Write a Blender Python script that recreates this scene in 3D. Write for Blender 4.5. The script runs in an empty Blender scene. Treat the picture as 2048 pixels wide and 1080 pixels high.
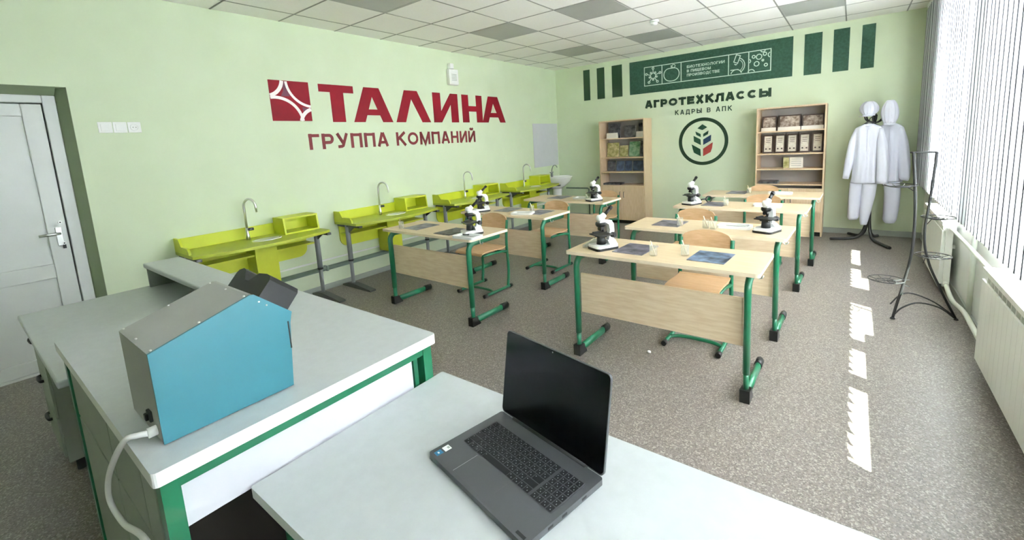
import bpy, bmesh, math, random
from mathutils import Vector, Matrix
random.seed(7)
PI = math.pi
sc = bpy.context.scene
COL = sc.collection

# ------------------------------------------------------------------ camera
CAM = Vector((4.638, 0.0, 1.5016))
YAW, PITCH, ROLL, FPX = 0.6511, -0.1460, -0.0570, 877.9
fwd = Vector((-math.sin(YAW) * math.cos(PITCH), math.cos(YAW) * math.cos(PITCH), math.sin(PITCH)))
right = Vector((math.cos(YAW), math.sin(YAW), 0))
upv = right.cross(fwd)
r2 = right * math.cos(ROLL) + upv * math.sin(ROLL)
u2 = upv * math.cos(ROLL) - right * math.sin(ROLL)
cam = bpy.data.cameras.new('camera'); camo = bpy.data.objects.new('camera', cam); COL.objects.link(camo)
cam.sensor_fit = 'HORIZONTAL'; cam.sensor_width = 36; cam.lens = FPX / 2048 * 36
cam.shift_x = (1024 - 1038.45) / 2048; cam.shift_y = (414.9 - 540) / 2048
cam.clip_start = 0.02; cam.clip_end = 200
m3 = Matrix((r2, u2, -fwd)).transposed()
camo.matrix_world = Matrix.Translation(CAM) @ m3.to_4x4()
sc.camera = camo

# ------------------------------------------------------------------ light
sc.view_settings.view_transform = 'Standard'; sc.view_settings.look = 'None'
sc.view_settings.gamma = 1; sc.view_settings.use_curve_mapping = False
sc.view_settings.exposure = 2.9
sc.cycles.max_bounces = 16; sc.cycles.diffuse_bounces = 10; sc.cycles.transparent_max_bounces = 16
sc.cycles.transmission_bounces = 8; sc.cycles.glossy_bounces = 5
sc.cycles.use_denoising = True; sc.cycles.sample_clamp_indirect = 8
sc.cycles.caustics_reflective = False; sc.cycles.caustics_refractive = False
SKY = 9.0
w = bpy.data.worlds.new('sky'); sc.world = w; w.use_nodes = True
bg = w.node_tree.nodes['Background']; bg.inputs[0].default_value = (1.0, 0.915, 1.02, 1); bg.inputs[1].default_value = SKY
sun = bpy.data.lights.new('sun', 'SUN'); suno = bpy.data.objects.new('sun', sun); COL.objects.link(suno)
sun.energy = 28; sun.angle = math.radians(0.6); sun.color = (1, 0.97, 0.92)
suno.rotation_euler = Vector((-0.6, 0.3, -0.74)).to_track_quat('-Z', 'Y').to_euler()
W, YB, H, YN = 5.40, 7.472, 2.839, -2.6       # window wall, back wall, ceiling, near wall
WINS = [(-0.15, 1.2), (1.75, 4.15), (4.45, 6.15)]
for (a, b) in WINS:                              # sky portals in the window openings
    l = bpy.data.lights.new('window_portal', 'AREA'); lo = bpy.data.objects.new('window_portal', l); COL.objects.link(lo)
    l.shape = 'RECTANGLE'; l.size = 1.95; l.size_y = b - a; l.cycles.is_portal = True
    lo.location = (5.74, (a + b) / 2, 1.66)
    lo.rotation_euler = Vector((-1, 0, 0)).to_track_quat('-Z', 'Y').to_euler()

# ------------------------------------------------------------------ materials
def lin(h):
    h = h.lstrip('#'); o = []
    for i in (0, 2, 4):
        c = int(h[i:i + 2], 16) / 255
        o.append(c / 12.92 if c <= 0.04045 else ((c + 0.055) / 1.055) ** 2.4)
    return (*o, 1)
def mat(name, hx, rough=0.5, metal=0.0, spec=0.5, noise=0, scale=8, hx2=None, stretch=None, bump=0, bscale=60, coat=0, detail=3):
    m = bpy.data.materials.new(name); m.use_nodes = True
    nt = m.node_tree; b = nt.nodes['Principled BSDF']
    b.inputs['Base Color'].default_value = lin(hx); b.inputs['Roughness'].default_value = rough
    b.inputs['Metallic'].default_value = metal; b.inputs['Specular IOR Level'].default_value = spec
    b.inputs['Coat Weight'].default_value = coat
    tc = nt.nodes.new('ShaderNodeTexCoord'); mp = nt.nodes.new('ShaderNodeMapping')
    nt.links.new(tc.outputs['Object'], mp.inputs['Vector'])
    if stretch: mp.inputs['Scale'].default_value = stretch
    # every material carries a procedural variation of its colour
    n = nt.nodes.new('ShaderNodeTexNoise'); n.inputs['Scale'].default_value = scale; n.inputs['Detail'].default_value = detail
    nt.links.new(mp.outputs[0], n.inputs['Vector'])
    r = nt.nodes.new('ShaderNodeValToRGB')
    c1 = lin(hx); c2 = lin(hx2) if hx2 else tuple([min(1, x * (1 - 0.03)) for x in c1[:3]] + [1])
    sp = 0.5 - 0.25 * (1 - noise)
    r.color_ramp.elements[0].position = 0.35; r.color_ramp.elements[0].color = c2
    r.color_ramp.elements[1].position = 0.65; r.color_ramp.elements[1].color = c1
    nt.links.new(n.outputs['Fac'], r.inputs[0]); nt.links.new(r.outputs[0], b.inputs['Base Color'])
    if bump:
        n2 = nt.nodes.new('ShaderNodeTexNoise'); n2.inputs['Scale'].default_value = bscale
        nt.links.new(tc.outputs['Object'], n2.inputs['Vector'])
        bp = nt.nodes.new('ShaderNodeBump'); bp.inputs['Strength'].default_value = bump; bp.inputs['Distance'].default_value = 0.004
        nt.links.new(n2.outputs['Fac'], bp.inputs['Height']); nt.links.new(bp.outputs[0], b.inputs['Normal'])
    return m
def wood(name, a, b, sx):
    m = mat(name, a, 0.42, hx2=b, scale=6, stretch=sx, detail=5); return m

M = {}
M['wall'] = mat('wall paint', '#d6e2c4', 0.75, hx2='#d2debf', scale=2.5, spec=0.25)
M['wall_white'] = mat('white paint', '#e6e8e2', 0.6)
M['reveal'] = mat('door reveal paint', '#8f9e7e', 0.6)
M['base'] = mat('baseboard grey', '#a3aaa0', 0.5)
M['pvc'] = mat('white door plastic', '#d6dad6', 0.35)
M['top'] = mat('grey laminate top', '#bcc1bf', 0.38, hx2='#b8bdbb', scale=30)
M['edge'] = mat('white edge band', '#e9eae6', 0.4)
M['side'] = mat('grey green board', '#9aa196', 0.5)
M['white_board'] = mat('white board', '#cdced3', 0.42)
M['green'] = mat('green enamel', '#1b7450', 0.32, coat=0.3)
M['black'] = mat('black plastic', '#1c1e1d', 0.42)
M['blackm'] = mat('black iron', '#2e2f2f', 0.5)
M['birch'] = wood('birch laminate', '#dac6a2', '#cfb78f', (1.2, 14, 14))
M['birch_edge'] = mat('birch edge band', '#f2e2c4', 0.4)
M['plate'] = wood('birch modesty board', '#ead6b6', '#dec6a2', (1.5, 12, 12))
M['ply'] = wood('plywood', '#d6b288', '#c9a377', (2, 14, 14))
M['case'] = wood('bookcase board', '#dcc3a2', '#d1b691', (14, 14, 1.5))
M['casein'] = mat('bookcase back', '#a9a5a0', 0.6)
M['lime'] = mat('lime laminate', '#cfd838', 0.4, hx2='#cad334')
M['lime_top'] = mat('lime worktop', '#b4c03c', 0.42)
M['steel'] = mat('grey steel tube', '#8e9493', 0.4, metal=0.15)
M['dsteel'] = mat('dark steel foot', '#5d6160', 0.45, metal=0.3)
M['chrome'] = mat('chrome', '#e6e8e4', 0.28, metal=1.0)
M['ceram'] = mat('ceramic', '#eceeea', 0.15, coat=0.5)
M['teal'] = mat('teal enamel', '#3a7b87', 0.35)
M['case_grey'] = mat('grey enamel metal', '#a5a6a0', 0.4)
M['inner_shade'] = mat('dark brown shaded board', '#3a352f', 0.6)  # board colour darkened to hold the shade inside the bench cabinet
M['gap'] = mat('dark gap', '#23241f', 0.7)
M['white'] = mat('white plastic', '#eff0ec', 0.35)
M['cable'] = mat('white cable', '#fbfbf8', 0.4)
M['lap'] = mat('slate grey aluminium', '#5b5e5f', 0.42, metal=0.3)
M['lapkey'] = mat('dark key', '#151618', 0.6)
M['legend'] = mat('key legend', '#a0a4a6', 0.5)
M['deck'] = mat('keyboard gap grey', '#484b4d', 0.5)
M['screen'] = mat('dark glossy screen', '#040506', 0.16, spec=0.25)
M['blue'] = mat('blue sticker', '#2f7fa6', 0.4)
M['red'] = mat('crimson vinyl', '#9c1829', 0.6, spec=0.25, hx2='#8b1726', scale=4)
M['purple'] = mat('plum vinyl', '#713049', 0.45)
M['sign_white'] = mat('white vinyl', '#f6efec', 0.45)
M['brown'] = mat('brown red vinyl', '#832a2e', 0.6)
M['dgreen'] = mat('dark green vinyl', '#24442c', 0.5)
M['felt'] = mat('dark green flock panel', '#2f5440', 0.85, hx2='#3c6350', scale=40, bump=0.3, detail=6)
M['line'] = mat('pale line vinyl', '#cfe3d2', 0.5)
M['vblue'] = mat('blue vinyl', '#2c4a68', 0.5); M['vred'] = mat('red vinyl', '#a43a34', 0.5); M['vgreen'] = mat('green vinyl', '#1d5138', 0.5)
M['cloth'] = mat('white cotton', '#d3d4de', 0.85, spec=0.1, bump=0.15, bscale=40)
M['paper'] = mat('paper', '#e9e4d8', 0.7)
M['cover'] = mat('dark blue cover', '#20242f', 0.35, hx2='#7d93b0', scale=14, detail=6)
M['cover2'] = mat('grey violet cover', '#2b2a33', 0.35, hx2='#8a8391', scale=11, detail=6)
M['dframe'] = mat('dark wood frame', '#4b3a31', 0.4)
M['photo'] = mat('sepia print', '#cdbfae', 0.5, hx2='#6f5a4a', scale=22, detail=5)
M['cert'] = mat('certificate paper', '#e2dccd', 0.5, hx2='#cfc6b2', scale=30)
M['olive'] = mat('yellow patterned cover', '#d4cc9a', 0.5, hx2='#8c8a4a', scale=18)
M['bgreen'] = mat('green patterned cover', '#2f7a4c', 0.5, hx2='#a7c7a4', scale=14)
M['bdark'] = mat('dark cover', '#23262a', 0.45, hx2='#6b6c70', scale=16)
M['bnavy'] = mat('navy cover', '#232c45', 0.45, hx2='#5a6a8a', scale=12)
M['rad'] = mat('radiator enamel', '#f0f1ea', 0.35)
M['pipe'] = mat('painted pipe', '#d8dccd', 0.4)
M['gpipe'] = mat('grey green painted pipe', '#6f8273', 0.45)
M['frame'] = mat('window plastic', '#eceeee', 0.35)
M['yellow'] = mat('yellow item', '#e8c777', 0.8)
M['tile_dark'] = mat('unlit lamp diffuser', '#a9aaa6', 0.35)
def glass(name, rough=0.0, tint='#f4faf7', mixf=0.12, fk=0.7, milky=0.0):
    m = bpy.data.materials.new(name); m.use_nodes = True; nt = m.node_tree; nt.nodes.clear()
    o = nt.nodes.new('ShaderNodeOutputMaterial'); mx = nt.nodes.new('ShaderNodeMixShader')
    t = nt.nodes.new('ShaderNodeBsdfTransparent'); t.inputs[0].default_value = lin(tint)
    g = nt.nodes.new('ShaderNodeBsdfGlossy'); g.inputs['Roughness'].default_value = 0.03 + rough
    lw = nt.nodes.new('ShaderNodeLayerWeight'); lw.inputs[0].default_value = 0.25
    mt = nt.nodes.new('ShaderNodeMath'); mt.operation = 'MULTIPLY_ADD'; mt.inputs[1].default_value = fk; mt.inputs[2].default_value = mixf
    nt.links.new(lw.outputs['Fresnel'], mt.inputs[0]); nt.links.new(mt.outputs[0], mx.inputs[0])
    nt.links.new(t.outputs[0], mx.inputs[1]); nt.links.new(g.outputs[0], mx.inputs[2])
    if milky:
        m2 = nt.nodes.new('ShaderNodeMixShader'); m2.inputs[0].default_value = milky; d = nt.nodes.new('ShaderNodeBsdfDiffuse'); d.inputs[0].default_value = lin('#f3efe2')
        nt.links.new(mx.outputs[0], m2.inputs[1]); nt.links.new(d.outputs[0], m2.inputs[2]); nt.links.new(m2.outputs[0], o.inputs[0])
    else: nt.links.new(mx.outputs[0], o.inputs[0])
    return m
M['pane'] = glass('window glass', mixf=0.02); M['glassware'] = glass('clear glassware', tint='#fcfefc', mixf=0.03, fk=0.35, milky=0.14)
def blind_mat():
    m = bpy.data.materials.new('blind fabric'); m.use_nodes = True; nt = m.node_tree; nt.nodes.clear()
    o = nt.nodes.new('ShaderNodeOutputMaterial'); mx = nt.nodes.new('ShaderNodeMixShader'); mx.inputs[0].default_value = 0.55
    d = nt.nodes.new('ShaderNodeBsdfDiffuse'); t = nt.nodes.new('ShaderNodeBsdfTranslucent')
    n = nt.nodes.new('ShaderNodeTexNoise'); n.inputs['Scale'].default_value = 40
    r = nt.nodes.new('ShaderNodeValToRGB'); r.color_ramp.elements[0].color = (0.84, 0.85, 0.87, 1); r.color_ramp.elements[1].color = (0.9, 0.91, 0.92, 1)
    tc = nt.nodes.new('ShaderNodeTexCoord'); nt.links.new(tc.outputs['Object'], n.inputs['Vector'])
    nt.links.new(n.outputs['Fac'], r.inputs[0]); nt.links.new(r.outputs[0], d.inputs[0]); nt.links.new(r.outputs[0], t.inputs[0])
    nt.links.new(d.outputs[0], mx.inputs[1]); nt.links.new(t.outputs[0], mx.inputs[2]); nt.links.new(mx.outputs[0], o.inputs[0])
    return m
M['blind'] = blind_mat(); M['edge_shade'] = mat('grey slat seam', '#646b73', 0.7)  # grey of the added edge strips that stand in for slat shading
def floor_mat():
    m = bpy.data.materials.new('speckled linoleum'); m.use_nodes = True; nt = m.node_tree; b = nt.nodes['Principled BSDF']
    tc = nt.nodes.new('ShaderNodeTexCoord')
    v = nt.nodes.new('ShaderNodeTexVoronoi'); v.inputs['Scale'].default_value = 170; nt.links.new(tc.outputs['Object'], v.inputs['Vector'])
    sep = nt.nodes.new('ShaderNodeSeparateColor'); nt.links.new(v.outputs['Color'], sep.inputs[0])
    r = nt.nodes.new('ShaderNodeValToRGB'); cr = r.color_ramp; cr.interpolation = 'CONSTANT'
    cr.elements[0].position = 0; cr.elements[0].color = lin('#706962'); cr.elements[1].position = 0.86; cr.elements[1].color = lin('#aba398')
    for p, c in ((0.22, '#817a74'), (0.5, '#8d867e'), (0.72, '#857d73')):
        e = cr.elements.new(p); e.color = lin(c)
    nt.links.new(sep.outputs[0], r.inputs[0])
    n = nt.nodes.new('ShaderNodeTexNoise'); n.inputs['Scale'].default_value = 0.9; nt.links.new(tc.outputs['Object'], n.inputs['Vector'])
    mx = nt.nodes.new('ShaderNodeMix'); mx.data_type = 'RGBA'; mx.blend_type = 'MULTIPLY'; mx.inputs[0].default_value = 0.15
    nt.links.new(r.outputs[0], mx.inputs[6]); nt.links.new(n.outputs['Fac'], mx.inputs[7]); nt.links.new(mx.outputs[2], b.inputs['Base Color'])
    b.inputs['Roughness'].default_value = 0.36; b.inputs['Specular IOR Level'].default_value = 0.5
    return m
M['floor'] = floor_mat()
def ceil_mat():
    m = bpy.data.materials.new('mineral fibre tile'); m.use_nodes = True; nt = m.node_tree; b = nt.nodes['Principled BSDF']
    tc = nt.nodes.new('ShaderNodeTexCoord'); n = nt.nodes.new('ShaderNodeTexNoise'); n.inputs['Scale'].default_value = 90; n.inputs['Detail'].default_value = 6
    nt.links.new(tc.outputs['Object'], n.inputs['Vector'])
    r = nt.nodes.new('ShaderNodeValToRGB'); r.color_ramp.elements[0].color = lin('#ecebe6'); r.color_ramp.elements[1].color = lin('#f5f4f0')
    nt.links.new(n.outputs['Fac'], r.inputs[0]); nt.links.new(r.outputs[0], b.inputs['Base Color']); b.inputs['Roughness'].default_value = 0.8
    return m
M['ceil'] = ceil_mat(); M['tbar'] = mat('grey ceiling joint', '#9c9c96', 0.6)

# ------------------------------------------------------------------ mesh helpers
class MB:
    def __init__(s): s.v = []; s.f = []; s.mi = []; s.sm = []
    def add(s, vs, fs, mi=0, sm=False, X=None):
        n = len(s.v)
        s.v += [tuple(X @ Vector(v)) if X is not None else tuple(v) for v in vs]
        for f in fs: s.f.append([i + n for i in f]); s.mi.append(mi); s.sm.append(sm)
        return s
    def box(s, x0, x1, y0, y1, z0, z1, mi=0, bev=0.0, X=None, seg=2):
        if bev <= 0:
            v = [(x, y, z) for x in (x0, x1) for y in (y0, y1) for z in (z0, z1)]
            return s.add(v, [(0, 1, 3, 2), (4, 6, 7, 5), (0, 4, 5, 1), (2, 3, 7, 6), (0, 2, 6, 4), (1, 5, 7, 3)], mi, False, X)
        bm = bmesh.new(); bmesh.ops.create_cube(bm, size=1)
        for v in bm.verts: v.co = Vector(((x0 + x1) / 2 + v.co.x * (x1 - x0), (y0 + y1) / 2 + v.co.y * (y1 - y0), (z0 + z1) / 2 + v.co.z * (z1 - z0)))
        bmesh.ops.bevel(bm, geom=bm.edges[:], offset=bev, segments=seg, profile=0.5, affect='EDGES')
        bm.verts.index_update(); s.add([v.co[:] for v in bm.verts], [[v.index for v in f.verts] for f in bm.faces], mi, False, X); bm.free(); return s
    def prism(s, poly, h0, h1, ax='z', mi=0, X=None, sm=False, capmi=None):
        g = {'z': lambda a, b, h: (a, b, h), 'x': lambda a, b, h: (h, a, b), 'y': lambda a, b, h: (a, h, b)}[ax]
        n = len(poly); v = [g(a, b, h0) for a, b in poly] + [g(a, b, h1) for a, b in poly]
        s.add(v, [[i, (i + 1) % n, n + (i + 1) % n, n + i] for i in range(n)], mi, sm, X)
        s.add(v, [list(range(n))[::-1], list(range(n, 2 * n))], mi if capmi is None else capmi, False, X); return s
    def rings(s, rs, closed_ends=True, mi=0, sm=True, X=None):
        n = len(rs[0]); v = [p for r in rs for p in r]; f = []
        for k in range(len(rs) - 1):
            for i in range(n): f.append([k * n + i, k * n + (i + 1) % n, (k + 1) * n + (i + 1) % n, (k + 1) * n + i])
        s.add(v, f, mi, sm, X)
        if closed_ends: s.add(list(rs[0]), [list(range(n))[::-1]], mi, False, X); s.add(list(rs[-1]), [list(range(n))], mi, False, X)
        return s
    def tube(s, pts, r, n=10, mi=0, closed=False, X=None, flat=1.0, upx=None):
        P = [Vector(p) for p in pts]; N = len(P); rs = r if isinstance(r, (list, tuple)) else [r] * N
        tg = []
        for i in range(N):
            a = P[(i - 1) % N] if (i > 0 or closed) else P[i]; b = P[(i + 1) % N] if (i < N - 1 or closed) else P[i]
            tg.append((b - a).normalized())
        ref = Vector(upx) if upx else (Vector((0, 0, 1)) if abs(tg[0].z) < 0.9 else Vector((1, 0, 0)))
        u = (ref - tg[0] * ref.dot(tg[0])).normalized(); rings = []
        for i in range(N):
            u = (u - tg[i] * u.dot(tg[i])).normalized(); v = tg[i].cross(u)
            rings.append([tuple(P[i] + u * math.cos(2 * PI * k / n) * rs[i] + v * math.sin(2 * PI * k / n) * rs[i] * flat) for k in range(n)])
        if closed:
            vv = [p for q in rings for p in q]; f = []
            for k in range(N):
                for i in range(n): f.append([k * n + i, k * n + (i + 1) % n, ((k + 1) % N) * n + (i + 1) % n, ((k + 1) % N) * n + i])
            return s.add(vv, f, mi, True, X)
        return s.rings(rings, True, mi, True, X)
    def lathe(s, prof, n=24, mi=0, X=None, cap=True):
        rs = [[(r * math.cos(2 * PI * k / n), r * math.sin(2 * PI * k / n), z) for k in range(n)] for r, z in prof]
        return s.rings(rs, cap, mi, True, X)
    def cyl(s, x, y, z0, z1, r, n=16, mi=0): return s.lathe([(r, z0), (r, z1)], n, mi, Matrix.Translation((x, y, 0)))
    def ball(s, c, rx, ry=None, rz=None, n=16, mi=0, X=None):
        ry = ry or rx; rz = rz or rx; rs = []
        for j in range(1, n // 2):
            a = PI * j / (n // 2); rs.append([(c[0] + rx * math.sin(a) * math.cos(2 * PI * k / n), c[1] + ry * math.sin(a) * math.sin(2 * PI * k / n), c[2] - rz * math.cos(a)) for k in range(n)])
        return s.rings(rs, True, mi, True, X)
    def build(s, name, mats, parent=None, loc=None, rot=None):
        me = bpy.data.meshes.new(name); me.from_pydata(s.v, [], s.f)
        mats = mats if isinstance(mats, (list, tuple)) else [mats]
        for m in mats: me.materials.append(M[m] if isinstance(m, str) else m)
        for p, mi, sm in zip(me.polygons, s.mi, s.sm): p.material_index = mi; p.use_smooth = sm
        bm = bmesh.new(); bm.from_mesh(me); bmesh.ops.remove_doubles(bm, verts=bm.verts[:], dist=1e-6)
        bmesh.ops.recalc_face_normals(bm, faces=bm.faces[:]); bm.to_mesh(me); bm.free(); me.update()
        o = bpy.data.objects.new(name, me); COL.objects.link(o)
        if parent is not None: o.parent = parent
        if loc is not None: o.location = loc
        if rot is not None: o.rotation_euler = rot
        return o
def thing(name, label, cat, loc=(0, 0, 0), rz=0.0, group=None):
    o = bpy.data.objects.new(name, None); COL.objects.link(o); o.empty_display_size = 0.1
    o.location = loc; o.rotation_euler = (0, 0, rz); return tag(o, label, cat, group)
def tag(o, label, cat, group=None):
    o['label'] = label; o['category'] = cat
    if group: o['group'] = group
    return o
def struct(o): o['kind'] = 'structure'; return o
def kids(o): return [c for c in bpy.data.objects if c.parent == o]
def dup(o, parent=None):
    c = o.copy(); COL.objects.link(c)
    if parent is not None: c.parent = parent
    for ch in kids(o): dup(ch, c)
    return c
def again(o, label, loc, rz=0.0):
    c = dup(o); c.location = loc; c.rotation_euler = (0, 0, rz); c['label'] = label; return c
def rrect(x0, x1, y0, y1, r, n=5, corners=(1, 1, 1, 1)):
    out = []
    for (cx, cy, a0, on) in ((x1 - r, y1 - r, 0, corners[0]), (x0 + r, y1 - r, PI / 2, corners[1]), (x0 + r, y0 + r, PI, corners[2]), (x1 - r, y0 + r, 1.5 * PI, corners[3])):
        if on: out += [(cx + r * math.cos(a0 + PI / 2 * k / n), cy + r * math.sin(a0 + PI / 2 * k / n)) for k in range(n + 1)]
        else: out.append((x1 if a0 in (0, 1.5 * PI) else x0, y1 if a0 in (0, PI / 2) else y0))
    return out
def arc(cx, cy, r, a0, a1, n=12): return [(cx + r * math.cos(math.radians(a0 + (a1 - a0) * k / n)), cy + r * math.sin(math.radians(a0 + (a1 - a0) * k / n))) for k in range(n + 1)]
def catmull(P, n=6):
    P = [Vector(p) for p in P]; Q = [2 * P[0] - P[1]] + P + [2 * P[-1] - P[-2]]; out = []
    for i in range(1, len(Q) - 2):
        for k in range(n):
            t = k / n; a, b, c, d = Q[i - 1], Q[i], Q[i + 1], Q[i + 2]
            out.append(0.5 * ((2 * b) + (c - a) * t + (2 * a - 5 * b + 4 * c - d) * t * t + (3 * b - a - 3 * c + d) * t ** 3))
    out.append(P[-1]); return out

# ------------------------------------------------------------------ room shell
struct(MB().box(-0.3, W + 0.4, YN - 0.2, YB + 0.2, -0.12, 0).build('floor', 'floor'))
cb = MB(); cb.box(-0.3, W + 0.4, YN - 0.2, YB + 0.2, H, H + 0.12)
cl = struct(cb.build('ceiling', 'ceil'))
tb = MB()
XC, YK = 0.9122, 4.6952
for i in range(-1, 8):
    x = XC + 0.6 * i
    if 0.02 < x < W - 0.02: tb.box(x - 0.007, x + 0.007, YN, YB, H - 0.003, H + 0.002)
for j in range(-10, 5):
    y = YK + 0.6 * j
    if YN < y < YB: tb.box(0, W, y - 0.007, y + 0.007, H - 0.003, H + 0.002)
tb.build('tile_joint', 'tbar', cl)
DY, DZ, DX = 0.676, 2.093, -0.11           # door opening
lw = MB()
lw.box(-0.3, 0, DY, YB, 0, H); lw.box(-0.3, 0, YN, DY, DZ, H); lw.box(-0.3, 0, YN, -0.52, 0, DZ)
lw.box(-0.6, -0.3, YN - 0.2, YB + 0.2, 0, H)  # unseen backing added so no sky light leaks in around the door
wl = struct(lw.build('wall_left', 'wall'))
rv = MB()
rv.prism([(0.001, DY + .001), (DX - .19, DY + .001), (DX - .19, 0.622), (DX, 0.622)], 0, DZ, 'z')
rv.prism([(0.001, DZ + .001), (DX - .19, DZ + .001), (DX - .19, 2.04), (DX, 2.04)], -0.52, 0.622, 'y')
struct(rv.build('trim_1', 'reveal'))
struct(MB().box(-0.3, W + 0.4, YB, YB + 0.2, 0, H).build('wall_back', 'wall'))
struct(MB().box(-0.3, W + 0.4, YN - 0.2, YN, 0, H).build('wall_near', 'wall'))
rw = MB()
ZS, ZH = 0.70, 2.62
rw.box(W, W + 0.32, YN, YB, 0, ZS - 0.03); rw.box(W, W + 0.32, YN, YB, ZH, H)
ys = [YN] + [v for a, b in WINS for v in (a, b)] + [YB]
for k in range(0, len(ys), 2): rw.box(W, W + 0.32, ys[k], ys[k + 1], ZS - 0.03, ZH)
struct(rw.build('wall_right', 'wall_white'))
MUL = [[0.5], [2.63, 3.19], [5.28]]
for k, (a, b) in enumerate(WINS):
    wn = thing('window_%d' % (k + 1), '', 'window'); del wn['label']; del wn['category']; struct(wn)
    f = MB(); x0, x1 = W + 0.15, W + 0.22
    f.box(x0, x1, a, b, ZS, ZS + 0.07); f.box(x0, x1, a, b, ZH - 0.07, ZH); f.box(x0, x1, a, a + 0.07, ZS, ZH); f.box(x0, x1, b - 0.07, b, ZS, ZH)
    for y in MUL[k]: f.box(x0, x1, y - 0.075, y + 0.075, ZS, ZH)
    f.build('window_frame', 'frame', wn)
    MB().box(W + 0.18, W + 0.188, a + 0.05, b - 0.05, ZS + 0.05, ZH - 0.05).build('window_pane', 'pane', wn)
    MB().box(W - 0.015, W + 0.15, a - 0.05, b + 0.05, ZS - 0.03, ZS, bev=0.004).build('window_sill', 'frame', wn)
struct(MB().box(0, 0.014, DY, YB, 0, 0.06, bev=0.003).build('baseboard_left', 'base'))
struct(MB().box(0.014, W, YB - 0.014, YB, 0, 0.075, bev=0.003).build('baseboard_back', 'base'))
struct(MB().box(W - 0.014, W, YN, YB - 0.014, 0, 0.06, bev=0.003).build('baseboard_right', 'base'))
# door
dr = thing('door_1', '', 'door'); del dr['label']; del dr['category']; struct(dr)
x = DX
f = MB(); f.box(x - 0.09, x + 0.012, 0.552, 0.622, 0, 2.04, bev=0.006); f.box(x - 0.09, x + 0.012, -0.52, 0.552, 1.985, 2.04, bev=0.006); f.box(x - 0.09, x + 0.012, -0.52, -0.45, 0, 1.985, bev=0.006)
f.build('door_frame', 'pvc', dr)
f = MB()
f.box(x - 0.07, x - 0.004, 0.44, 0.545, 0.02, 1.978, bev=0.006); f.box(x - 0.07, x - 0.004, -0.445, -0.34, 0.02, 1.978, bev=0.006)
f.box(x - 0.07, x - 0.004, -0.34, 0.44, 1.89, 1.978, bev=0.006); f.box(x - 0.07, x - 0.004, -0.34, 0.44, 0.69, 0.80, bev=0.006); f.box(x - 0.07, x - 0.004, -0.34, 0.44, 0.02, 0.115, bev=0.006)
f.box(x - 0.05, x - 0.022, -0.345, 0.445, 0.1, 1.9)
lf = f.build('door_leaf', 'pvc', dr)
MB().box(x - 0.06, x + 0.003, -0.52, 0.622, 0, 0.019).build('door_sill', 'pvc', dr)
f = MB(); f.box(x - 0.004, x + 0.004, 0.482, 0.516, 0.93, 1.07, bev=0.003); f.tube([(x, 0.5, 1.025), (x + 0.045, 0.5, 1.025)], 0.009); f.tube([(x + 0.045, 0.505, 1.025), (x + 0.045, 0.39, 1.022)], 0.009, flat=0.7)
f.build('door_handle', 'chrome', lf)
f = MB(); f.tube([(x - 0.01, 0.515, 0.945), (x + 0.008, 0.515, 0.945)], 0.012, mi=0); f.tube([(x + 0.007, 0.515, 0.945), (x + 0.0095, 0.515, 0.945)], 0.005, mi=1); f.box(x, x + 0.006, 0.507, 0.523, 0.905, 0.935, mi=1)
f.tube([(x - 0.01, 0.515, 1.105), (x + 0.008, 0.515, 1.105)], 0.011, mi=0); f.tube([(x + 0.007, 0.515, 1.105), (x + 0.0095, 0.515, 1.105)], 0.005, mi=1)
f.build('lock', ['chrome', 'black'], lf)

# ceiling lamps (switched off) and detector
lab = {(0, -1): 'unlit square ceiling lamp above the red company sign, in the middle of the ceiling', (2, -1): 'unlit square ceiling lamp near the middle, one tile before the smoke detector', (2, 2): 'unlit square ceiling lamp just beyond the smoke detector, towards the green banner',
       (0, 2): 'unlit square ceiling lamp in the far left corner above the wash basin', (5, 2): 'unlit square ceiling lamp above the dark stripes near the blinds', (0, -4): 'unlit square ceiling lamp nearest the viewer, cut by the top edge'}
cl0 = None
for (i, j), t in lab.items():
    c = (XC + 0.6 * i + 0.3, YK + 0.6 * j + 0.3, H - 0.004)
    if cl0 is None:
        cl0 = thing('ceiling_lamp', t, 'ceiling lamp', c, 0, 'square ceiling lamps')
        f = MB()
        for (a, b, p, q) in ((-0.292, 0.292, -0.292, -0.275), (-0.292, 0.292, 0.275, 0.292), (-0.292, -0.275, -0.275, 0.275), (0.275, 0.292, -0.275, 0.275)): f.box(a, b, p, q, -0.002, 0.003)
        f.build('lamp_frame', 'tile_dark', cl0); MB().box(-0.275, 0.275, -0.275, 0.275, -0.0005, 0.003).build('diffuser', 'tile_dark', cl0)
    else: again(cl0, t, c)
sd = thing('smoke_detector', 'small white round smoke detector on the ceiling grid', 'smoke detector', (XC + 1.8, YK + 0.66, H - 0.003))
MB().lathe([(0.055, 0), (0.055, -0.015), (0.045, -0.02)], 24).build('detector_base', 'white', sd)
MB().lathe([(0.04, -0.02), (0.038, -0.045), (0.02, -0.055), (0.004, -0.056)], 24).build('detector_head', 'white', sd)

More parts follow.
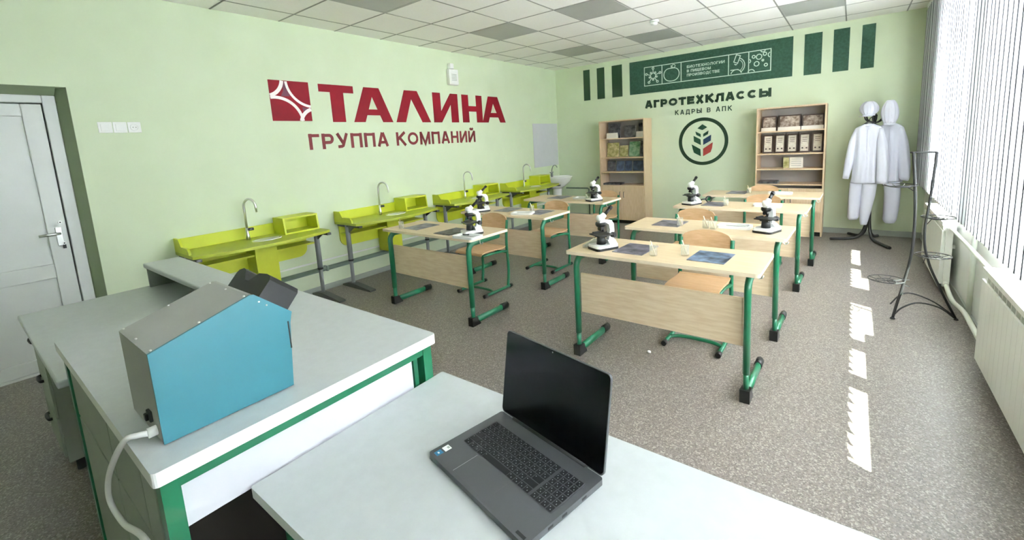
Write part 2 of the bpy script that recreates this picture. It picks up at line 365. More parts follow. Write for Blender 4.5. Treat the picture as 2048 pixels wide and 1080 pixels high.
# ------------------------------------------------------------------ writing
def back(x, z, h): return (x, YB - h, z)
def left(y, z, h): return (h, y, z)
def ribbon(mb, pts, wd, place, h0, h1, closed=False, mi=0):
    P = [Vector((a, b)) for a, b in pts]; n = len(P); L = []; R = []
    for i in range(n):
        a = P[(i - 1) % n] if (i > 0 or closed) else P[i]; b = P[(i + 1) % n] if (i < n - 1 or closed) else P[i]
        t1 = (P[i] - a).normalized() if (P[i] - a).length > 1e-9 else (b - P[i]).normalized(); t2 = (b - P[i]).normalized() if (b - P[i]).length > 1e-9 else t1
        nn = Vector((-t1.y - t2.y, t1.x + t2.x)); nn = nn.normalized() if nn.length > 1e-6 else Vector((-t1.y, t1.x))
        k = wd / 2 / max(0.45, nn.dot(Vector((-t1.y, t1.x)))); L.append(P[i] + nn * k); R.append(P[i] - nn * k)
    for i in range(n if closed else n - 1):
        j = (i + 1) % n; q = [L[i], L[j], R[j], R[i]]
        v = [place(p.x, p.y, h0) for p in q] + [place(p.x, p.y, h1) for p in q]
        mb.add(v, [(0, 1, 2, 3), (4, 5, 6, 7), (0, 1, 5, 4), (1, 2, 6, 5), (2, 3, 7, 6), (3, 0, 4, 7)], mi)
def flat(mb, poly, place, h0, h1, mi=0):
    n = len(poly); v = [place(a, b, h0) for a, b in poly] + [place(a, b, h1) for a, b in poly]
    mb.add(v, [list(range(n)), list(range(n, 2 * n))] + [[i, (i + 1) % n, n + (i + 1) % n, n + i] for i in range(n)], mi); return mb

GW = {'А': 1.0, 'Б': .9, 'В': .92, 'Г': .74, 'Д': 1.05, 'Е': .84, 'З': .84, 'И': .96, 'Й': .96, 'К': .95, 'Л': .98, 'М': 1.12, 'Н': .94, 'О': 1.1, 'П': .94, 'Р': .88, 'С': 1.02, 'Т': .88, 'У': .94, 'Х': .98, 'Щ': 1.25, 'Ы': 1.22, ' ': .42}
def glyph(ch, w, h, t):
    """centre-line strokes of one capital in a w x h box, stroke width t"""
    l, r, b, u, m = t / 2, w - t / 2, t / 2, h - t / 2, h * 0.52; mx = w / 2
    V = lambda x: [(x, 0), (x, h)]
    def bowl(y0, y1, x0, x1):
        rr = (y1 - y0) / 2; xc = max(x0, x1 - rr * 0.9)
        return [(x0, y1)] + [(xc + (x1 - xc) * math.cos(math.radians(a)), (y0 + y1) / 2 + rr * math.sin(math.radians(a))) for a in range(90, -91, -15)] + [(x0, y0)]
    def ell(a0, a1): return [(mx + (w - t) / 2 * math.cos(math.radians(a)), h / 2 + (h - t) / 2 * math.sin(math.radians(a))) for a in range(a0, a1 + 1, 12)]
    if ch == 'А': return [[(l * 0.9, 0), (mx - t * 0.1, h)], [(w - l * 0.9, 0), (mx + t * 0.1, h)], [(w * .22, h * .3), (w * .78, h * .3)]]
    if ch == 'Б': return [V(l), [(0, u), (w * .92, u)], bowl(b, m + t * .2, l, r)]
    if ch == 'В': return [V(l), bowl(m, u, l, r * .95), bowl(b, m, l, r)]
    if ch == 'Г': return [V(l), [(0, u), (w, u)]]
    if ch == 'Д': return [[(0, t * .5 + h * .0), (w, t * .5)], [(l * .9, t), (l * .9, -h * .18)], [(w - l * .9, t), (w - l * .9, -h * .18)], [(w * .2, t * .5), (w * .3, u), (w * .8, u), (w * .8, 0)]]
    if ch == 'Е': return [V(l), [(0, u), (w, u)], [(0, m), (w * .92, m)], [(0, b), (w, b)]]
    if ch == 'З': return [bowl(m, u, w * .12, r * .95), bowl(b, m, w * .08, r)]
    if ch in 'ИЙ': return [V(l), V(r), [(l, h * .02), (r, h * .98)]] + ([[(mx - w * .2, h * 1.25), (mx - w * .1, h * 1.14), (mx + w * .1, h * 1.14), (mx + w * .2, h * 1.25)]] if ch == 'Й' else [])
    if ch == 'К': return [V(l), [(l, h * .44), (w * .9, h)], [(w * .36, h * .58), (w * .93, 0)]]
    if ch == 'Л': return [V(r), [(w * .25, u), (w, u)], [(w * .3, u), (w * .28, h * .3), (w * .2, h * .09), (0, b)]]
    if ch == 'М': return [V(l), V(r), [(l, h * .98), (mx, h * .06), (r, h * .98)]]
    if ch == 'Н': return [V(l), V(r), [(l, m), (r, m)]]
    if ch == 'О': return [ell(0, 348) + [(r, h / 2)]]
    if ch == 'П': return [V(l), V(r), [(l, u), (r, u)]]
    if ch == 'Р': return [V(l), bowl(h * .42, u, l, r)]
    if ch == 'С': return [ell(42, 318)]
    if ch == 'Т': return [V(mx), [(0, u), (w, u)]]
    if ch == 'У': return [[(l * .9, h), (mx + w * .04, h * .34)], [(w - l * .9, h), (mx + w * .02, h * .18), (mx - w * .1, b * 1.1), (w * .12, b)]]
    if ch == 'Х': return [[(l, 0), (w - l, h)], [(l, h), (w - l, 0)]]
    if ch == 'Щ': return [V(l), V(mx * .95), V(w * .9 - t / 2), [(0, b), (w, b)], [(w - t / 2, b), (w - t / 2, -h * .18)]]
    if ch == 'Ы': return [V(l), bowl(b, h * .58, l, w * .68), V(r)]
    return []
def write(body, a0, a1, b0, b1, place, mname, parent, t=0.25, th=0.003, name='letter', per=True, gap=0.16):
    """lettering along the wall from a0 to a1, cap height b0..b1, stroke width t x cap height"""
    h = b1 - b0; tot = sum(GW[c] for c in body) + gap * (len(body) - 1); k = (a1 - a0) / tot; x = a0; f = MB()
    for n, ch in enumerate(body):
        w_ = GW[ch] * k
        if per: f = MB()
        for q, st in enumerate(glyph(ch, w_, h, t * h)):
            e = 0.0001 * (q + 1)
            ribbon(f, [(x + a, b0 + b) for a, b in st], t * h * (0.9 if 0.02 < abs(st[0][1] - st[-1][1]) < 9 and len(st) == 2 else 0.82), place, 0, th + e)
        if per and ch != ' ': f.build(name, mname, parent)
        x += (GW[ch] + gap) * k
    if not per: return f.build(name, mname, parent)
# red company sign on the left wall
sg = thing('company_sign', 'large crimson company sign with square emblem on the left wall', 'wall sign', (0, 0, 0))
a0, a1, b0, b1 = 2.11, 2.518, 1.857, 2.26; S = a1 - a0; SZ = b1 - b0
em = flat(MB(), [(a0, b0), (a1, b0), (a1, b1), (a0, b1)], left, 0, 0.003).build('emblem', 'red', sg)
def eq(p, q): return (a0 + p * S, b0 + q * SZ)
def clipseq(pts): return [eq(min(1, max(0, p)), min(1, max(0, q))) for p, q in pts]
def inside(pts): return [eq(p, q) for p, q in pts if -0.001 <= p <= 1.001 and -0.001 <= q <= 1.001]
f = MB()
A1 = inside(arc(-0.12, 1.05, 0.45, -92, 2, 60)); A2 = inside(arc(1.08, 1.03, 0.66, 170, 275, 60)); A3 = inside(arc(0.12, -0.06, 0.64, -10, 110, 60)); A4 = inside(arc(1.12, -0.1, 0.42, 90, 185, 60))
for k, (p, wd) in enumerate(((A1, 0.036), (A2, 0.026), (A3, 0.03), (A4, 0.036))): ribbon(f, p, wd, left, 0.003, 0.0046 + 0.0003 * k)
f.build('emblem_arc', 'sign_white', em)
f = MB(); flat(f, [eq(0.335, 0.98), eq(0.40, 0.98), eq(0.415, 0.8), eq(0.50, 0.62), eq(0.27, 0.61), eq(0.34, 0.75)], left, 0.003, 0.0042)
flat(f, [eq(0.77, 0.36), eq(0.92, 0.335), eq(0.80, 0.2)], left, 0.003, 0.0042); f.build('emblem_corner', 'purple', em)
Z0, Z1 = 1.848, 2.254
def ly(px): return px
def letter(polys):
    f = MB()
    for p in polys: flat(f, p, left, 0, 0.004)
    return f.build('letter', 'red', sg)
hh = Z1 - Z0
def P(y, t): return (y, Z0 + hh * t)
letter([[P(2.626, 1), P(3.045, 1), P(3.045, 0.80), P(2.915, 0.80), P(2.915, 0), P(2.755, 0), P(2.755, 0.80), P(2.626, 0.80)]])
def Aq(l, r, tl, tr, s, bar=True):
    mid = (tl + tr) / 2
    def xl(t): return l + (tl - l) * t
    def xr(t): return r + (tr - r) * t
    letter([[P(l, 0), P(l + s, 0), P(mid, 0.74), P(mid, 1), P(tl, 1)], [P(r, 0), P(r - s, 0), P(mid, 0.74), P(mid, 1), P(tr, 1)]] + ([[P(l + s + (mid - l - s) * 0.26, 0.2), P(r - s + (mid - r + s) * 0.26, 0.2), P(r - s + (mid - r + s) * 0.5, 0.37), P(l + s + (mid - l - s) * 0.5, 0.37)]] if bar else []))
Aq(3.02, 3.57, 3.185, 3.395, 0.15); Aq(3.62, 4.20, 3.78, 3.99, 0.15, False)
letter([[P(4.26, 0), P(4.405, 0), P(4.60, 0.62), P(4.60, 0), P(4.745, 0), P(4.745, 1), P(4.60, 1), P(4.405, 0.38), P(4.405, 1), P(4.26, 1)]])
letter([[P(4.83, 0), P(4.97, 0), P(4.97, 0.40), P(5.14, 0.40), P(5.14, 0), P(5.275, 0), P(5.275, 1), P(5.14, 1), P(5.14, 0.6), P(4.97, 0.6), P(4.97, 1), P(4.83, 1)]])
Aq(5.27, 5.845, 5.43, 5.66, 0.14)
write('ГРУППА КОМПАНИЙ', 2.45, 5.075, 1.553, 1.722, left, 'brown', sg, t=0.235, name='caption_letter')

# back wall graphics
pn = thing('wall_banner', 'long dark green wall banner with white line pictograms', 'wall banner', (0, 0, 0))
bp = flat(MB(), [(1.511, 2.213), (3.922, 2.213), (3.922, 2.756), (1.511, 2.756)], back, 0, 0.006).build('panel', 'felt', pn)
f = MB(); x0, x1, z0, z1 = 1.775, 3.652, 2.333, 2.635; wd = 0.012
def stroke(pts, closed=False, w_=None): ribbon(f, pts, w_ or wd, back, 0.006, 0.008, closed)
stroke([(x0, z0), (x1, z0), (x1, z1), (x0, z1)], True)
xs = [2.075, 2.385, 3.09, 3.365]
for q in xs: stroke([(q, z0), (q, z1)])
fr = f.build('frame_line', 'line', bp)
f = MB(); cx, cz = (x0 + xs[0]) / 2, (z0 + z1) / 2          # molecule star
pent = [(cx + 0.05 * math.cos(math.radians(90 + 72 * k)), cz + 0.05 * math.sin(math.radians(90 + 72 * k))) for k in range(5)]
stroke(pent, True)
for k in range(5):
    a = math.radians(90 + 72 * k); stroke([pent[k], (cx + 0.105 * math.cos(a), cz + 0.105 * math.sin(a))])
    stroke(arc(cx + 0.122 * math.cos(a), cz + 0.122 * math.sin(a), 0.016, 0, 330, 11), True)
    b = math.radians(126 + 72 * k); stroke(arc(cx + 0.062 * math.cos(b), cz + 0.062 * math.sin(b), 0.012, 0, 315, 7), True)
f.build('pictogram', 'line', bp)
f = MB(); cx = (xs[0] + xs[1]) / 2; cz = 2.47            # apple
ap = []
for k in range(36):
    a = 2 * PI * k / 36; r = 0.115 * (1 - 0.18 * max(0, math.sin(a)) ** 6 - 0.06 * max(0, -math.sin(a)) ** 8); ap.append((cx + 1.08 * r * math.cos(a), cz + r * math.sin(a)))
stroke(ap, True); stroke([(cx, cz + 0.09), (cx - 0.005, cz + 0.14)]); stroke(arc(cx + 0.035, cz + 0.125, 0.026, 0, 330, 10), True, 0.008)
f.build('pictogram', 'line', bp)
f = MB(); cx = (xs[2] + xs[3]) / 2                            # microscope
stroke([(cx - 0.065, 2.52), (cx - 0.03, 2.62), (cx + 0.025, 2.60), (cx - 0.012, 2.495)], True)
stroke([(cx - 0.055, 2.49), (cx - 0.04, 2.475), (cx - 0.02, 2.482)]); stroke(arc(cx - 0.03, 2.46, 0.115, 70, -60, 14)); stroke(arc(cx - 0.03, 2.46, 0.09, 60, -60, 14), w_=0.008)
stroke(arc(cx - 0.03, 2.33, 0.075, 15, 165, 10)); stroke([(cx - 0.11, 2.405), (cx + 0.0, 2.405)])
f.build('pictogram', 'line', bp)
f = MB()                                                      # cells
for (px, pz, r, s, e) in ((3.43, 2.555, 0.02, 0, 330), (3.50, 2.545, 0.036, 0, 330), (3.575, 2.575, 0.022, 0, 330), (3.47, 2.45, 0.032, 0, 330), (3.59, 2.42, 0.02, 0, 330), (3.40, 2.333, 0.045, 15, 165), (3.55, 2.635, 0.03, 195, 345), (3.652, 2.555, 0.035, 110, 250), (3.365, 2.50, 0.026, -70, 70), (3.55, 2.49, 0.012, 0, 315)):
    stroke(arc(px, pz, r, s, e, 14), e - s > 300)
f.build('pictogram', 'line', bp)
for k, t in enumerate(('БИОТЕХНОЛОГИИ', 'В ПИЩЕВОМ', 'ПРОИЗВОДСТВЕ')):
    wdt = (0.56, 0.36, 0.49)[k]; zz = 2.528 - k * 0.064
    write(t, 2.475, 2.475 + wdt, zz, zz + 0.042, lambda a, b, h: back(a, b, 0.006 + h), 'line', bp, t=0.2, th=0.002, per=False, name='caption_line')
for (a, b, t) in ((0.611, 0.741, 'narrow dark green wall stripe, first from the left corner'), (0.887, 1.034, 'dark green wall stripe, second of the three left of the banner'), (1.18, 1.371, 'dark green wall stripe right beside the left end of the banner'),
                  (4.057, 4.258, 'dark green wall stripe right beside the right end of the banner'), (4.384, 4.557, 'dark green wall stripe in the middle of the three by the blinds'), (4.684, 4.82, 'narrow dark green wall stripe closest to the blinds')):
    tag(flat(MB(), [(a, 2.206), (b, 2.206), (b, 2.752), (a, 2.752)], back, 0, 0.006).build('wall_stripe', 'felt' if a > 2 else 'dgreen'), t, 'wall stripe', 'dark green stripes beside the banner')
ag = thing('wall_lettering', 'two lines of dark green lettering under the green banner', 'wall lettering')
write('АГРОТЕХКЛАССЫ', 1.775, 3.672, 1.960, 2.088, back, 'dgreen', ag, t=0.35, gap=0.12)
write('КАДРЫ В АПК', 2.283, 3.146, 1.808, 1.884, back, 'dgreen', ag, t=0.21, gap=0.4, name='caption_letter')
wh = thing('round_emblem', 'round wall emblem with a dark green ring and a wheat ear', 'wall emblem')
f = MB(); ribbon(f, arc(2.722, 1.357, 0.352, 0, 354.375, 63), 0.052, back, 0, 0.004, True); f.build('ring', 'dgreen', wh)
def leaf(pts, m):
    flat(MB(), [(2.722 + p * 0.00201, 1.357 - q * 0.0021) for p, q in pts], back, 0, 0.004).build('leaf', m, wh)
leaf([(-41, -101), (-4, -130), (33, -106), (-4, -86)], 'vgreen')
leaf([(-57, -78), (-17, -57), (-15, -33), (-50, -52)], 'vgreen'); leaf([(43, -80), (3, -57), (3, -35), (38, -53)], 'vgreen')
leaf([(-71, -46), (-17, -16), (-15, 27), (-68, -2)], 'vgreen'); leaf([(62, -48), (3, -15), (3, 27), (60, -4)], 'vblue')
leaf([(-86, 19), (-18, 58), (-15, 112), (-68, 84), (-76, 60)], 'vgreen'); leaf([(75, 9), (3, 55), (3, 112), (60, 82), (70, 52)], 'vred')

# ------------------------------------------------------------------ vertical blinds
X_BL = 5.30
def slat():
    f = MB(); n = 8; hw = 0.0635; pts = []
    for k in range(n + 1):
        t = -1 + 2 * k / n; pts.append((t * hw, 0.006 * (1 - t * t)))
    poly = pts + [(a, b - 0.0008) for a, b in reversed(pts)]
    f.prism(poly, 0, 2.04, 'z', sm=False)
    for s_ in (-1, 1): f.box(s_ * hw - 0.005, s_ * hw + 0.005, -0.0022, 0.0016, 0, 2.04, 1)  # grey strips added to draw the slats' shading lines against the glare
    return f
def blind(y0, y1, label):
    t = thing('vertical_blind', label, 'blind', (X_BL, y0, 0.75), 0, 'white vertical blinds')
    MB().box(-0.02, 0.02, 0, y1 - y0, 2.045, 2.085, bev=0.004).build('head_rail', 'white', t)
    n = int((y1 - y0) / 0.1)
    for k in range(n):
        if slat0[0] is None:
            o = slat().build('slat', ['blind', 'edge_shade'], t); slat0[0] = o
        else: o = slat0[0].copy(); COL.objects.link(o); o.parent = t
        o.location = (0, 0.06 + k * 0.1, 0.003 * math.sin(k * 2.1)); o.rotation_euler = (0, 0, PI / 2 + math.radians(14 + random.uniform(-2, 2)))
    f = MB(); f.tube([(0, 0.05, 0.012), (0, y1 - y0 - 0.08, 0.012)], 0.0016, 5); f.build('bead_chain', 'white', t)
slat0 = [None]
blind(4.62, 7.32, 'white vertical blind at the far window, behind the plant stand')
blind(1.70, 4.58, 'white vertical blind at the middle window, above the near radiator')
blind(-1.05, 1.66, 'white vertical blind at the nearest window, beside the viewer')

# ------------------------------------------------------------------ radiators and pipes
def radiator(y0, y1, label):
    t = thing('radiator', label, 'radiator', (5.28, y0, 0.07), 0, 'white panel radiators')
    L = y1 - y0; n = int(L / 0.08); wd = L / n
    for k in range(n):
        f = MB(); a = k * wd
        f.box(0, 0.01, a + 0.0004, a + wd - 0.0004, 0, 0.495, bev=0.0006, seg=1); f.box(0.03, 0.075, a + 0.02, a + wd - 0.02, 0.0, 0.54)
        f.box(0.0, 0.095, a + 0.0004, a + wd - 0.0004, 0.536, 0.566, bev=0.002); f.box(0.008, 0.09, a + 0.001, a + 0.012, 0.49, 0.54); f.box(0.005, 0.03, a + 0.035, a + wd - 0.035, 0.02, 0.48)
        f.build('section', 'rad', t)
    f = MB(); f.tube([(0.05, -0.03, 0.03), (0.05, L + 0.03, 0.03)], 0.018); f.tube([(0.05, -0.03, 0.52), (0.05, L + 0.03, 0.52)], 0.018); f.build('header_pipe', 'rad', t)
    f = MB(); f.box(0.06, 0.119, 0.2, 0.23, 0.3, 0.33); f.box(0.06, 0.119, L - 0.23, L - 0.2, 0.3, 0.33); f.build('wall_bracket', 'rad', t)
    f = MB(); f.tube([(0.05, L + 0.01, 0.03), (0.05, L + 0.05, 0.03)], 0.024); f.build('valve', 'white', t)
radiator(1.9, 3.58, 'white sectional radiator on the right, nearest the viewer')
radiator(5.05, 6.2, 'white sectional radiator behind the black plant stand')
hp = thing('heating_pipe', 'painted heating pipes running between the two radiators', 'pipe', (0, 0, 0))
MB().tube([(5.335, 3.62, 0.59), (5.335, 5.01, 0.59)], 0.014).build('supply_pipe', 'pipe', hp)
MB().tube(catmull([(5.335, 3.64, 0.10), (5.345, 3.85, 0.085), (5.35, 4.2, 0.085), (5.345, 4.4, 0.09), (5.315, 4.55, 0.10), (5.315, 4.75, 0.10), (5.33, 5.0, 0.10)]), 0.016).build('return_pipe', 'pipe', hp)
MB().tube([(5.38, 4.44, 0.0), (5.38, 4.44, 0.66)], 0.016).build('riser_pipe', 'pipe', hp)
lp = thing('wall_pipe', 'grey green pipe low along the left wall under the sinks', 'pipe')
MB().tube([(0.045, 0.9, 0.25), (0.045, 7.2, 0.25)], 0.026, 12).build('pipe_run', 'gpipe', lp)
f = MB()
for y in (1.3, 2.45, 3.4, 4.4, 5.4, 6.4): f.box(0, 0.075, y - 0.012, y + 0.012, 0.222, 0.278, bev=0.004)
f.build('pipe_clip', 'gpipe', lp)
tag(MB().box(0, 0.012, 0.9, 7.2, 0.326, 0.342).build('cable_duct', 'white'), 'thin white cable duct above the grey green wall pipe', 'cable duct')
f = MB(); f.tube([(0.45, YB - 0.02, 0.57), (0.63, YB - 0.02, 0.57), (0.655, YB - 0.02, 0.55), (0.66, YB - 0.02, 0.0)], 0.012)
f.tube([(0.46, YB - 0.02, 0.57), (0.16, YB - 0.02, 0.57)], 0.012)
tag(f.build('water_pipe', 'gpipe'), 'thin green pipe on the back wall right of the wash basin', 'pipe')

# ------------------------------------------------------------------ wall fittings
def plate(y, label, kind):
    t = thing(kind, label, 'light switch' if kind == 'light_switch' else 'power socket', (0, y, 1.80), 0, 'switches and socket beside the door' if kind == 'light_switch' else None)
    MB().box(0, 0.008, -0.042, 0.042, -0.042, 0.042, bev=0.004).build('cover_plate', 'white', t)
    if kind == 'light_switch': MB().box(0.008, 0.014, -0.028, 0.028, -0.028, 0.028, bev=0.003).build('rocker', 'white', t)
    else:
        f = MB(); X = Matrix.Translation((0.008, 0, 0)) @ Matrix.Rotation(PI / 2, 4, 'Y')
        f.lathe([(0.028, 0), (0.028, 0.006), (0.022, 0.006), (0.020, 0.001)], 24, 0, X); f.build('socket_well', 'white', t)
        f = MB()
        for s in (-0.009, 0.009): f.lathe([(0.0028, 0), (0.0028, 0.0022)], 10, 0, Matrix.Translation((0.008, s, 0)) @ Matrix.Rotation(PI / 2, 4, 'Y'))
        f.build('pin_hole', 'black', t)
plate(0.85, 'white light switch on the left wall, nearest the door', 'light_switch')
plate(0.938, 'white light switch between the other switch and the socket', 'light_switch')
plate(1.026, 'white power socket at the right end of the switch row', 'power_socket')
al = thing('wall_alarm', 'white boxed alarm speaker high on the left wall above the sign', 'alarm', (0, 4.65, 2.49))
MB().box(0, 0.065, -0.09, 0.09, -0.12, 0.10, bev=0.012).build('housing', 'white', al)
MB().box(0, 0.055, -0.06, 0.02, 0.105, 0.18, bev=0.01).build('lamp_cap', 'white', al)
f = MB()
for k in range(5): f.box(0.0648, 0.0655, -0.05, 0.05, -0.06 + k * 0.02, -0.052 + k * 0.02)
f.build('grille', 'base', al)
tag(MB().box(0, 0.004, 6.62, YB - 0.02, 1.03, 1.83).build('splash_panel', 'white_board'), 'pale splash panel on the left wall above the wash basin', 'splash panel')

# wash basin on pedestal
wb = thing('wash_basin', 'white ceramic wash basin on a pedestal in the far corner', 'wash basin', (0, 7.1, 0))
f = MB(); rs = []
def bring(rx, ry, z, cx): 
    return [(max(0.005, cx + rx * math.cos(2 * PI * k / 32)), ry * math.sin(2 * PI * k / 32), z) for k in range(32)]
rs = [bring(0.10, 0.10, 0.60, 0.16), bring(0.15, 0.17, 0.66, 0.19), bring(0.21, 0.24, 0.74, 0.22), bring(0.235, 0.27, 0.81, 0.225), bring(0.24, 0.275, 0.83, 0.225), bring(0.21, 0.245, 0.832, 0.23), bring(0.17, 0.2, 0.76, 0.24), bring(0.08, 0.1, 0.70, 0.24)]
f.rings(rs); f.build('bowl', 'ceram', wb)
f = MB(); f.rings([bring(0.11, 0.12, 0.0, 0.17), bring(0.09, 0.10, 0.05, 0.17), bring(0.075, 0.08, 0.4, 0.17), bring(0.09, 0.1, 0.62, 0.17)]); f.build('pedestal', 'ceram', wb)
f = MB(); f.cyl(0.06, 0, 0.82, 0.90, 0.022); f.tube(catmull([(0.06, 0, 0.88), (0.065, 0, 0.96), (0.10, 0, 1.03), (0.15, 0, 1.04), (0.185, 0, 1.0)]), 0.009); f.tube([(0.06, 0, 0.9), (0.06, -0.06, 0.91)], 0.008)
f.tube([(0.06, 0, 0.9), (0.06, 0.06, 0.91)], 0.008); f.build('basin_tap', 'steel', wb)

# ------------------------------------------------------------------ lime sink benches
def sink_bench(label):
    t = thing('sink_bench', label, 'sink bench', (0, 1.15, 0), 0, 'lime green sink benches along the left wall')
    L = 1.18
    poly = [(0, 0), (0.42, 0)] + [(0.42 + 0.12 * math.sin(PI * k / 16) ** 0.8, L * k / 16) for k in range(1, 16)] + [(0.42, L), (0, L)]
    f = MB(); f.prism(poly, 0.713, 0.738, 'z', 1); 
    tp = f.build('worktop', ['lime_top', 'lime_top'], t)
    MB().box(0, 0.018, 0.018, L, 0.738, 0.845, bev=0.002).build('backboard', 'lime', t)
    ch = [(0, 0.738), (0.34, 0.738)] + [(0.34 - 0.05 * (1 - math.cos(PI / 2 * k / 5)), 0.738 + 0.055 * math.sin(PI / 2 * k / 5)) for k in range(1, 6)] + [(0.17, 0.793)] + [(0.17 - 0.05 * k / 5, 0.793 + 0.062 * k / 5) for k in range(1, 6)] + [(0, 0.855)]
    MB().prism(ch, 0, 0.018, 'y').build('end_cheek', 'lime', t)
    f = MB(); y0, y1, z0, z1 = 0.82, 1.17, 0.738, 0.90; th = 0.016; D = 0.25
    f.prism([(0.018, z0), (D, z0), (D - 0.02, z1), (0.018, z1)], y0, y0 + th, 'y'); f.prism([(0.018, z0), (D, z0), (D - 0.02, z1), (0.018, z1)], y1 - th, y1, 'y')
    f.box(0.018, D - 0.021, y0 + th, y1 - th, z1 - th, z1); f.box(0.018, D - 0.004, y0 + th, y1 - th, z0, z0 + th); f.box(0.018, 0.03, y0 + th, y1 - th, z0 + th, z1 - th)
    f.build('open_box', 'lime', t)
    bpv = rrect(0.04, 1.13, 0.44, 0.70, 0.09, 6, (0, 0, 1, 1)); MB().prism(bpv, 0.0, 0.016, 'x').build('back_panel', 'lime', t)
    MB().box(0.016, 0.2, 0.05, 0.54, 0.585, 0.601).build('shelf', 'lime', t); MB().box(0.016, 0.2, 0.74, 1.12, 0.585, 0.601).build('shelf', 'lime', t)
    f = MB(); f.box(0.016, 0.20, 0.541, 0.557, 0.29, 0.713); f.box(0.016, 0.20, 0.723, 0.739, 0.29, 0.713); f.box(0.2, 0.216, 0.541, 0.739, 0.29, 0.713, bev=0.002); f.build('sink_casing', 'lime', t)
    f = MB(); f.prism([(0.27 + 0.085 * math.cos(2 * PI * k / 28), 0.64 + 0.13 * math.sin(2 * PI * k / 28)) for k in range(28)], 0.738, 0.744, 'z', 0)
    f.prism([(0.27 + 0.065 * math.cos(2 * PI * k / 28), 0.64 + 0.11 * math.sin(2 * PI * k / 28)) for k in range(28)], 0.7441, 0.7446, 'z', 1); f.build('sink_bowl', ['ceram', 'pvc'], t)
    f = MB(); f.lathe([(0.018, 0.738), (0.018, 0.78), (0.012, 0.80), (0.012, 0.85)], 16, 0, Matrix.Translation((0.10, 0.545, 0)))
    cu = [(0.10, 0.545, 0.84), (0.10, 0.545, 1.03)] + [(0.10 + 0.055 * (1 - math.cos(PI * k / 10)), 0.545 + 0.03 * (1 - math.cos(PI * k / 10)), 1.05 + 0.075 * math.sin(PI * k / 10)) for k in range(11)] + [(0.214, 0.606, 1.0)]
    f.tube(cu, [0.0105] * (len(cu) - 1) + [0.008], 10); tpm = f.build('tap', 'chrome', t)
    f = MB(); f.tube([(0.10, 0.55, 0.835), (0.105, 0.60, 0.835)], 0.014, 12); f.build('tap_lever', 'dsteel', tpm)
    for y in (0.03, 1.15):
        f = MB(); f.tube([(0.2, y, 0.30), (0.2, y, 0.713)], 0.026, 14, 0); f.tube([(0.2, y, 0.04), (0.2, y, 0.31)], 0.020, 14, 0); f.tube([(0.2, y, 0.30), (0.2, y, 0.318)], 0.029, 14, 1)
        lg = f.build('leg', ['steel', 'black'], t)
        f = MB(); f.prism([(0.03, 0), (0.56, 0), (0.56, 0.018), (0.24, 0.05), (0.16, 0.05), (0.03, 0.018)], y - 0.035, y + 0.035, 'y'); f.build('foot', 'dsteel', lg)
        f = MB(); s = 1 if y > 0.5 else -1
        f.box(0.04, 0.46, y - 0.02, y + 0.02, 0.690, 0.7125); f.prism([(0.22, 0.69), (0.34, 0.69), (0.22, 0.62)], y - 0.004, y + 0.004, 'y'); f.build('bracket', 'dsteel', lg)
        if s > 0: f = MB(); f.tube([(0.12, L, 0.79), (0.12, L + 0.035, 0.79)], 0.02, 12, 0); f.box(0.1, 0.15, L, L + 0.012, 0.72, 0.80, 0); f.build('gas_knob', 'dsteel', t)
    return t
sb = sink_bench('lime green sink bench nearest the door, partly behind the grey desk')
for k, t in enumerate(('lime green sink bench second from the door, under the word below the red sign', 'lime green sink bench third from the door, behind the middle left desk', 'lime green sink bench farthest from the door, next to the wash basin')):
    again(sb, t, (0, 1.15 + 1.48 * (k + 1), 0))

# ------------------------------------------------------------------ student desks
def student_desk(label):
    t = thing('student_desk', label, 'desk', (0, 0, 0), 0, 'birch student desks with green frames')
    Wd, D, Z = 1.19, 0.49, 0.75; h = Wd / 2
    f = MB(); f.prism(rrect(-h, h, 0, D, 0.02, 4), Z - 0.022, Z, 'z', 1, capmi=0); f.build('tabletop', ['birch', 'birch_edge'], t)
    MB().box(-h + 0.085, h - 0.085, 0.052, 0.068, 0.31, 0.59, bev=0.002).build('modesty_panel', 'plate', t)
    for s in (-1, 1):
        x = s * (h - 0.062)
        pts = [(x, 0.04, 0.16), (x, 0.04, 0.63)] + [(x, 0.04 + 0.07 * (1 - math.cos(PI / 2 * k / 6)), 0.63 + 0.07 * math.sin(PI / 2 * k / 6)) for k in range(1, 7)] + [(x, 0.42, 0.70)]
        f = MB(); f.tube(pts, 0.026, 12, 0, flat=0.72, upx=(0, 1, 0)); f.tube([(x, 0.04, 0.05), (x, 0.04, 0.17)], 0.021, 12, 0, flat=0.72, upx=(0, 1, 0))
        f.tube([(x, 0.03, 0.035), (x, 0.47, 0.035)], 0.028, 12, 0, flat=0.7, upx=(0, 0, 1)); f.box(x - 0.02, x + 0.02, 0.12, 0.18, 0.715, 0.728); f.box(x - 0.02, x + 0.02, 0.36, 0.42, 0.715, 0.728)
        lg = f.build('leg_frame', 'green', t)
        f = MB(); f.prism([(0.002, 0), (0.10, 0), (0.10, 0.01), (0.072, 0.05), (0.072, 0.068), (0.002, 0.075)], x - 0.026, x + 0.026, 'y'.replace('y', 'x'), 0)
        f.build('foot_cap', 'black', lg)
        f = MB(); f.tube([(x, 0.40, 0.038), (x, 0.482, 0.036)], 0.0305, 12, 0, flat=0.75, upx=(0, 0, 1)); f.build('foot_cap', 'black', lg)
        f = MB(); f.tube([(x + s * 0.02, 0.16, 0.722), (x + s * 0.022, 0.16, 0.69), (x + s * 0.035, 0.16, 0.678), (x + s * 0.05, 0.16, 0.685), (x + s * 0.055, 0.16, 0.70)], 0.004, 8); f.build('bag_hook', 'chrome', lg)
    return t
D = {}
D['d1'] = student_desk('birch student desk in front, right of the laptop')
D['d1'].location = (3.688, 2.511, 0); D['d1'].rotation_euler = (0, 0, -0.0124)
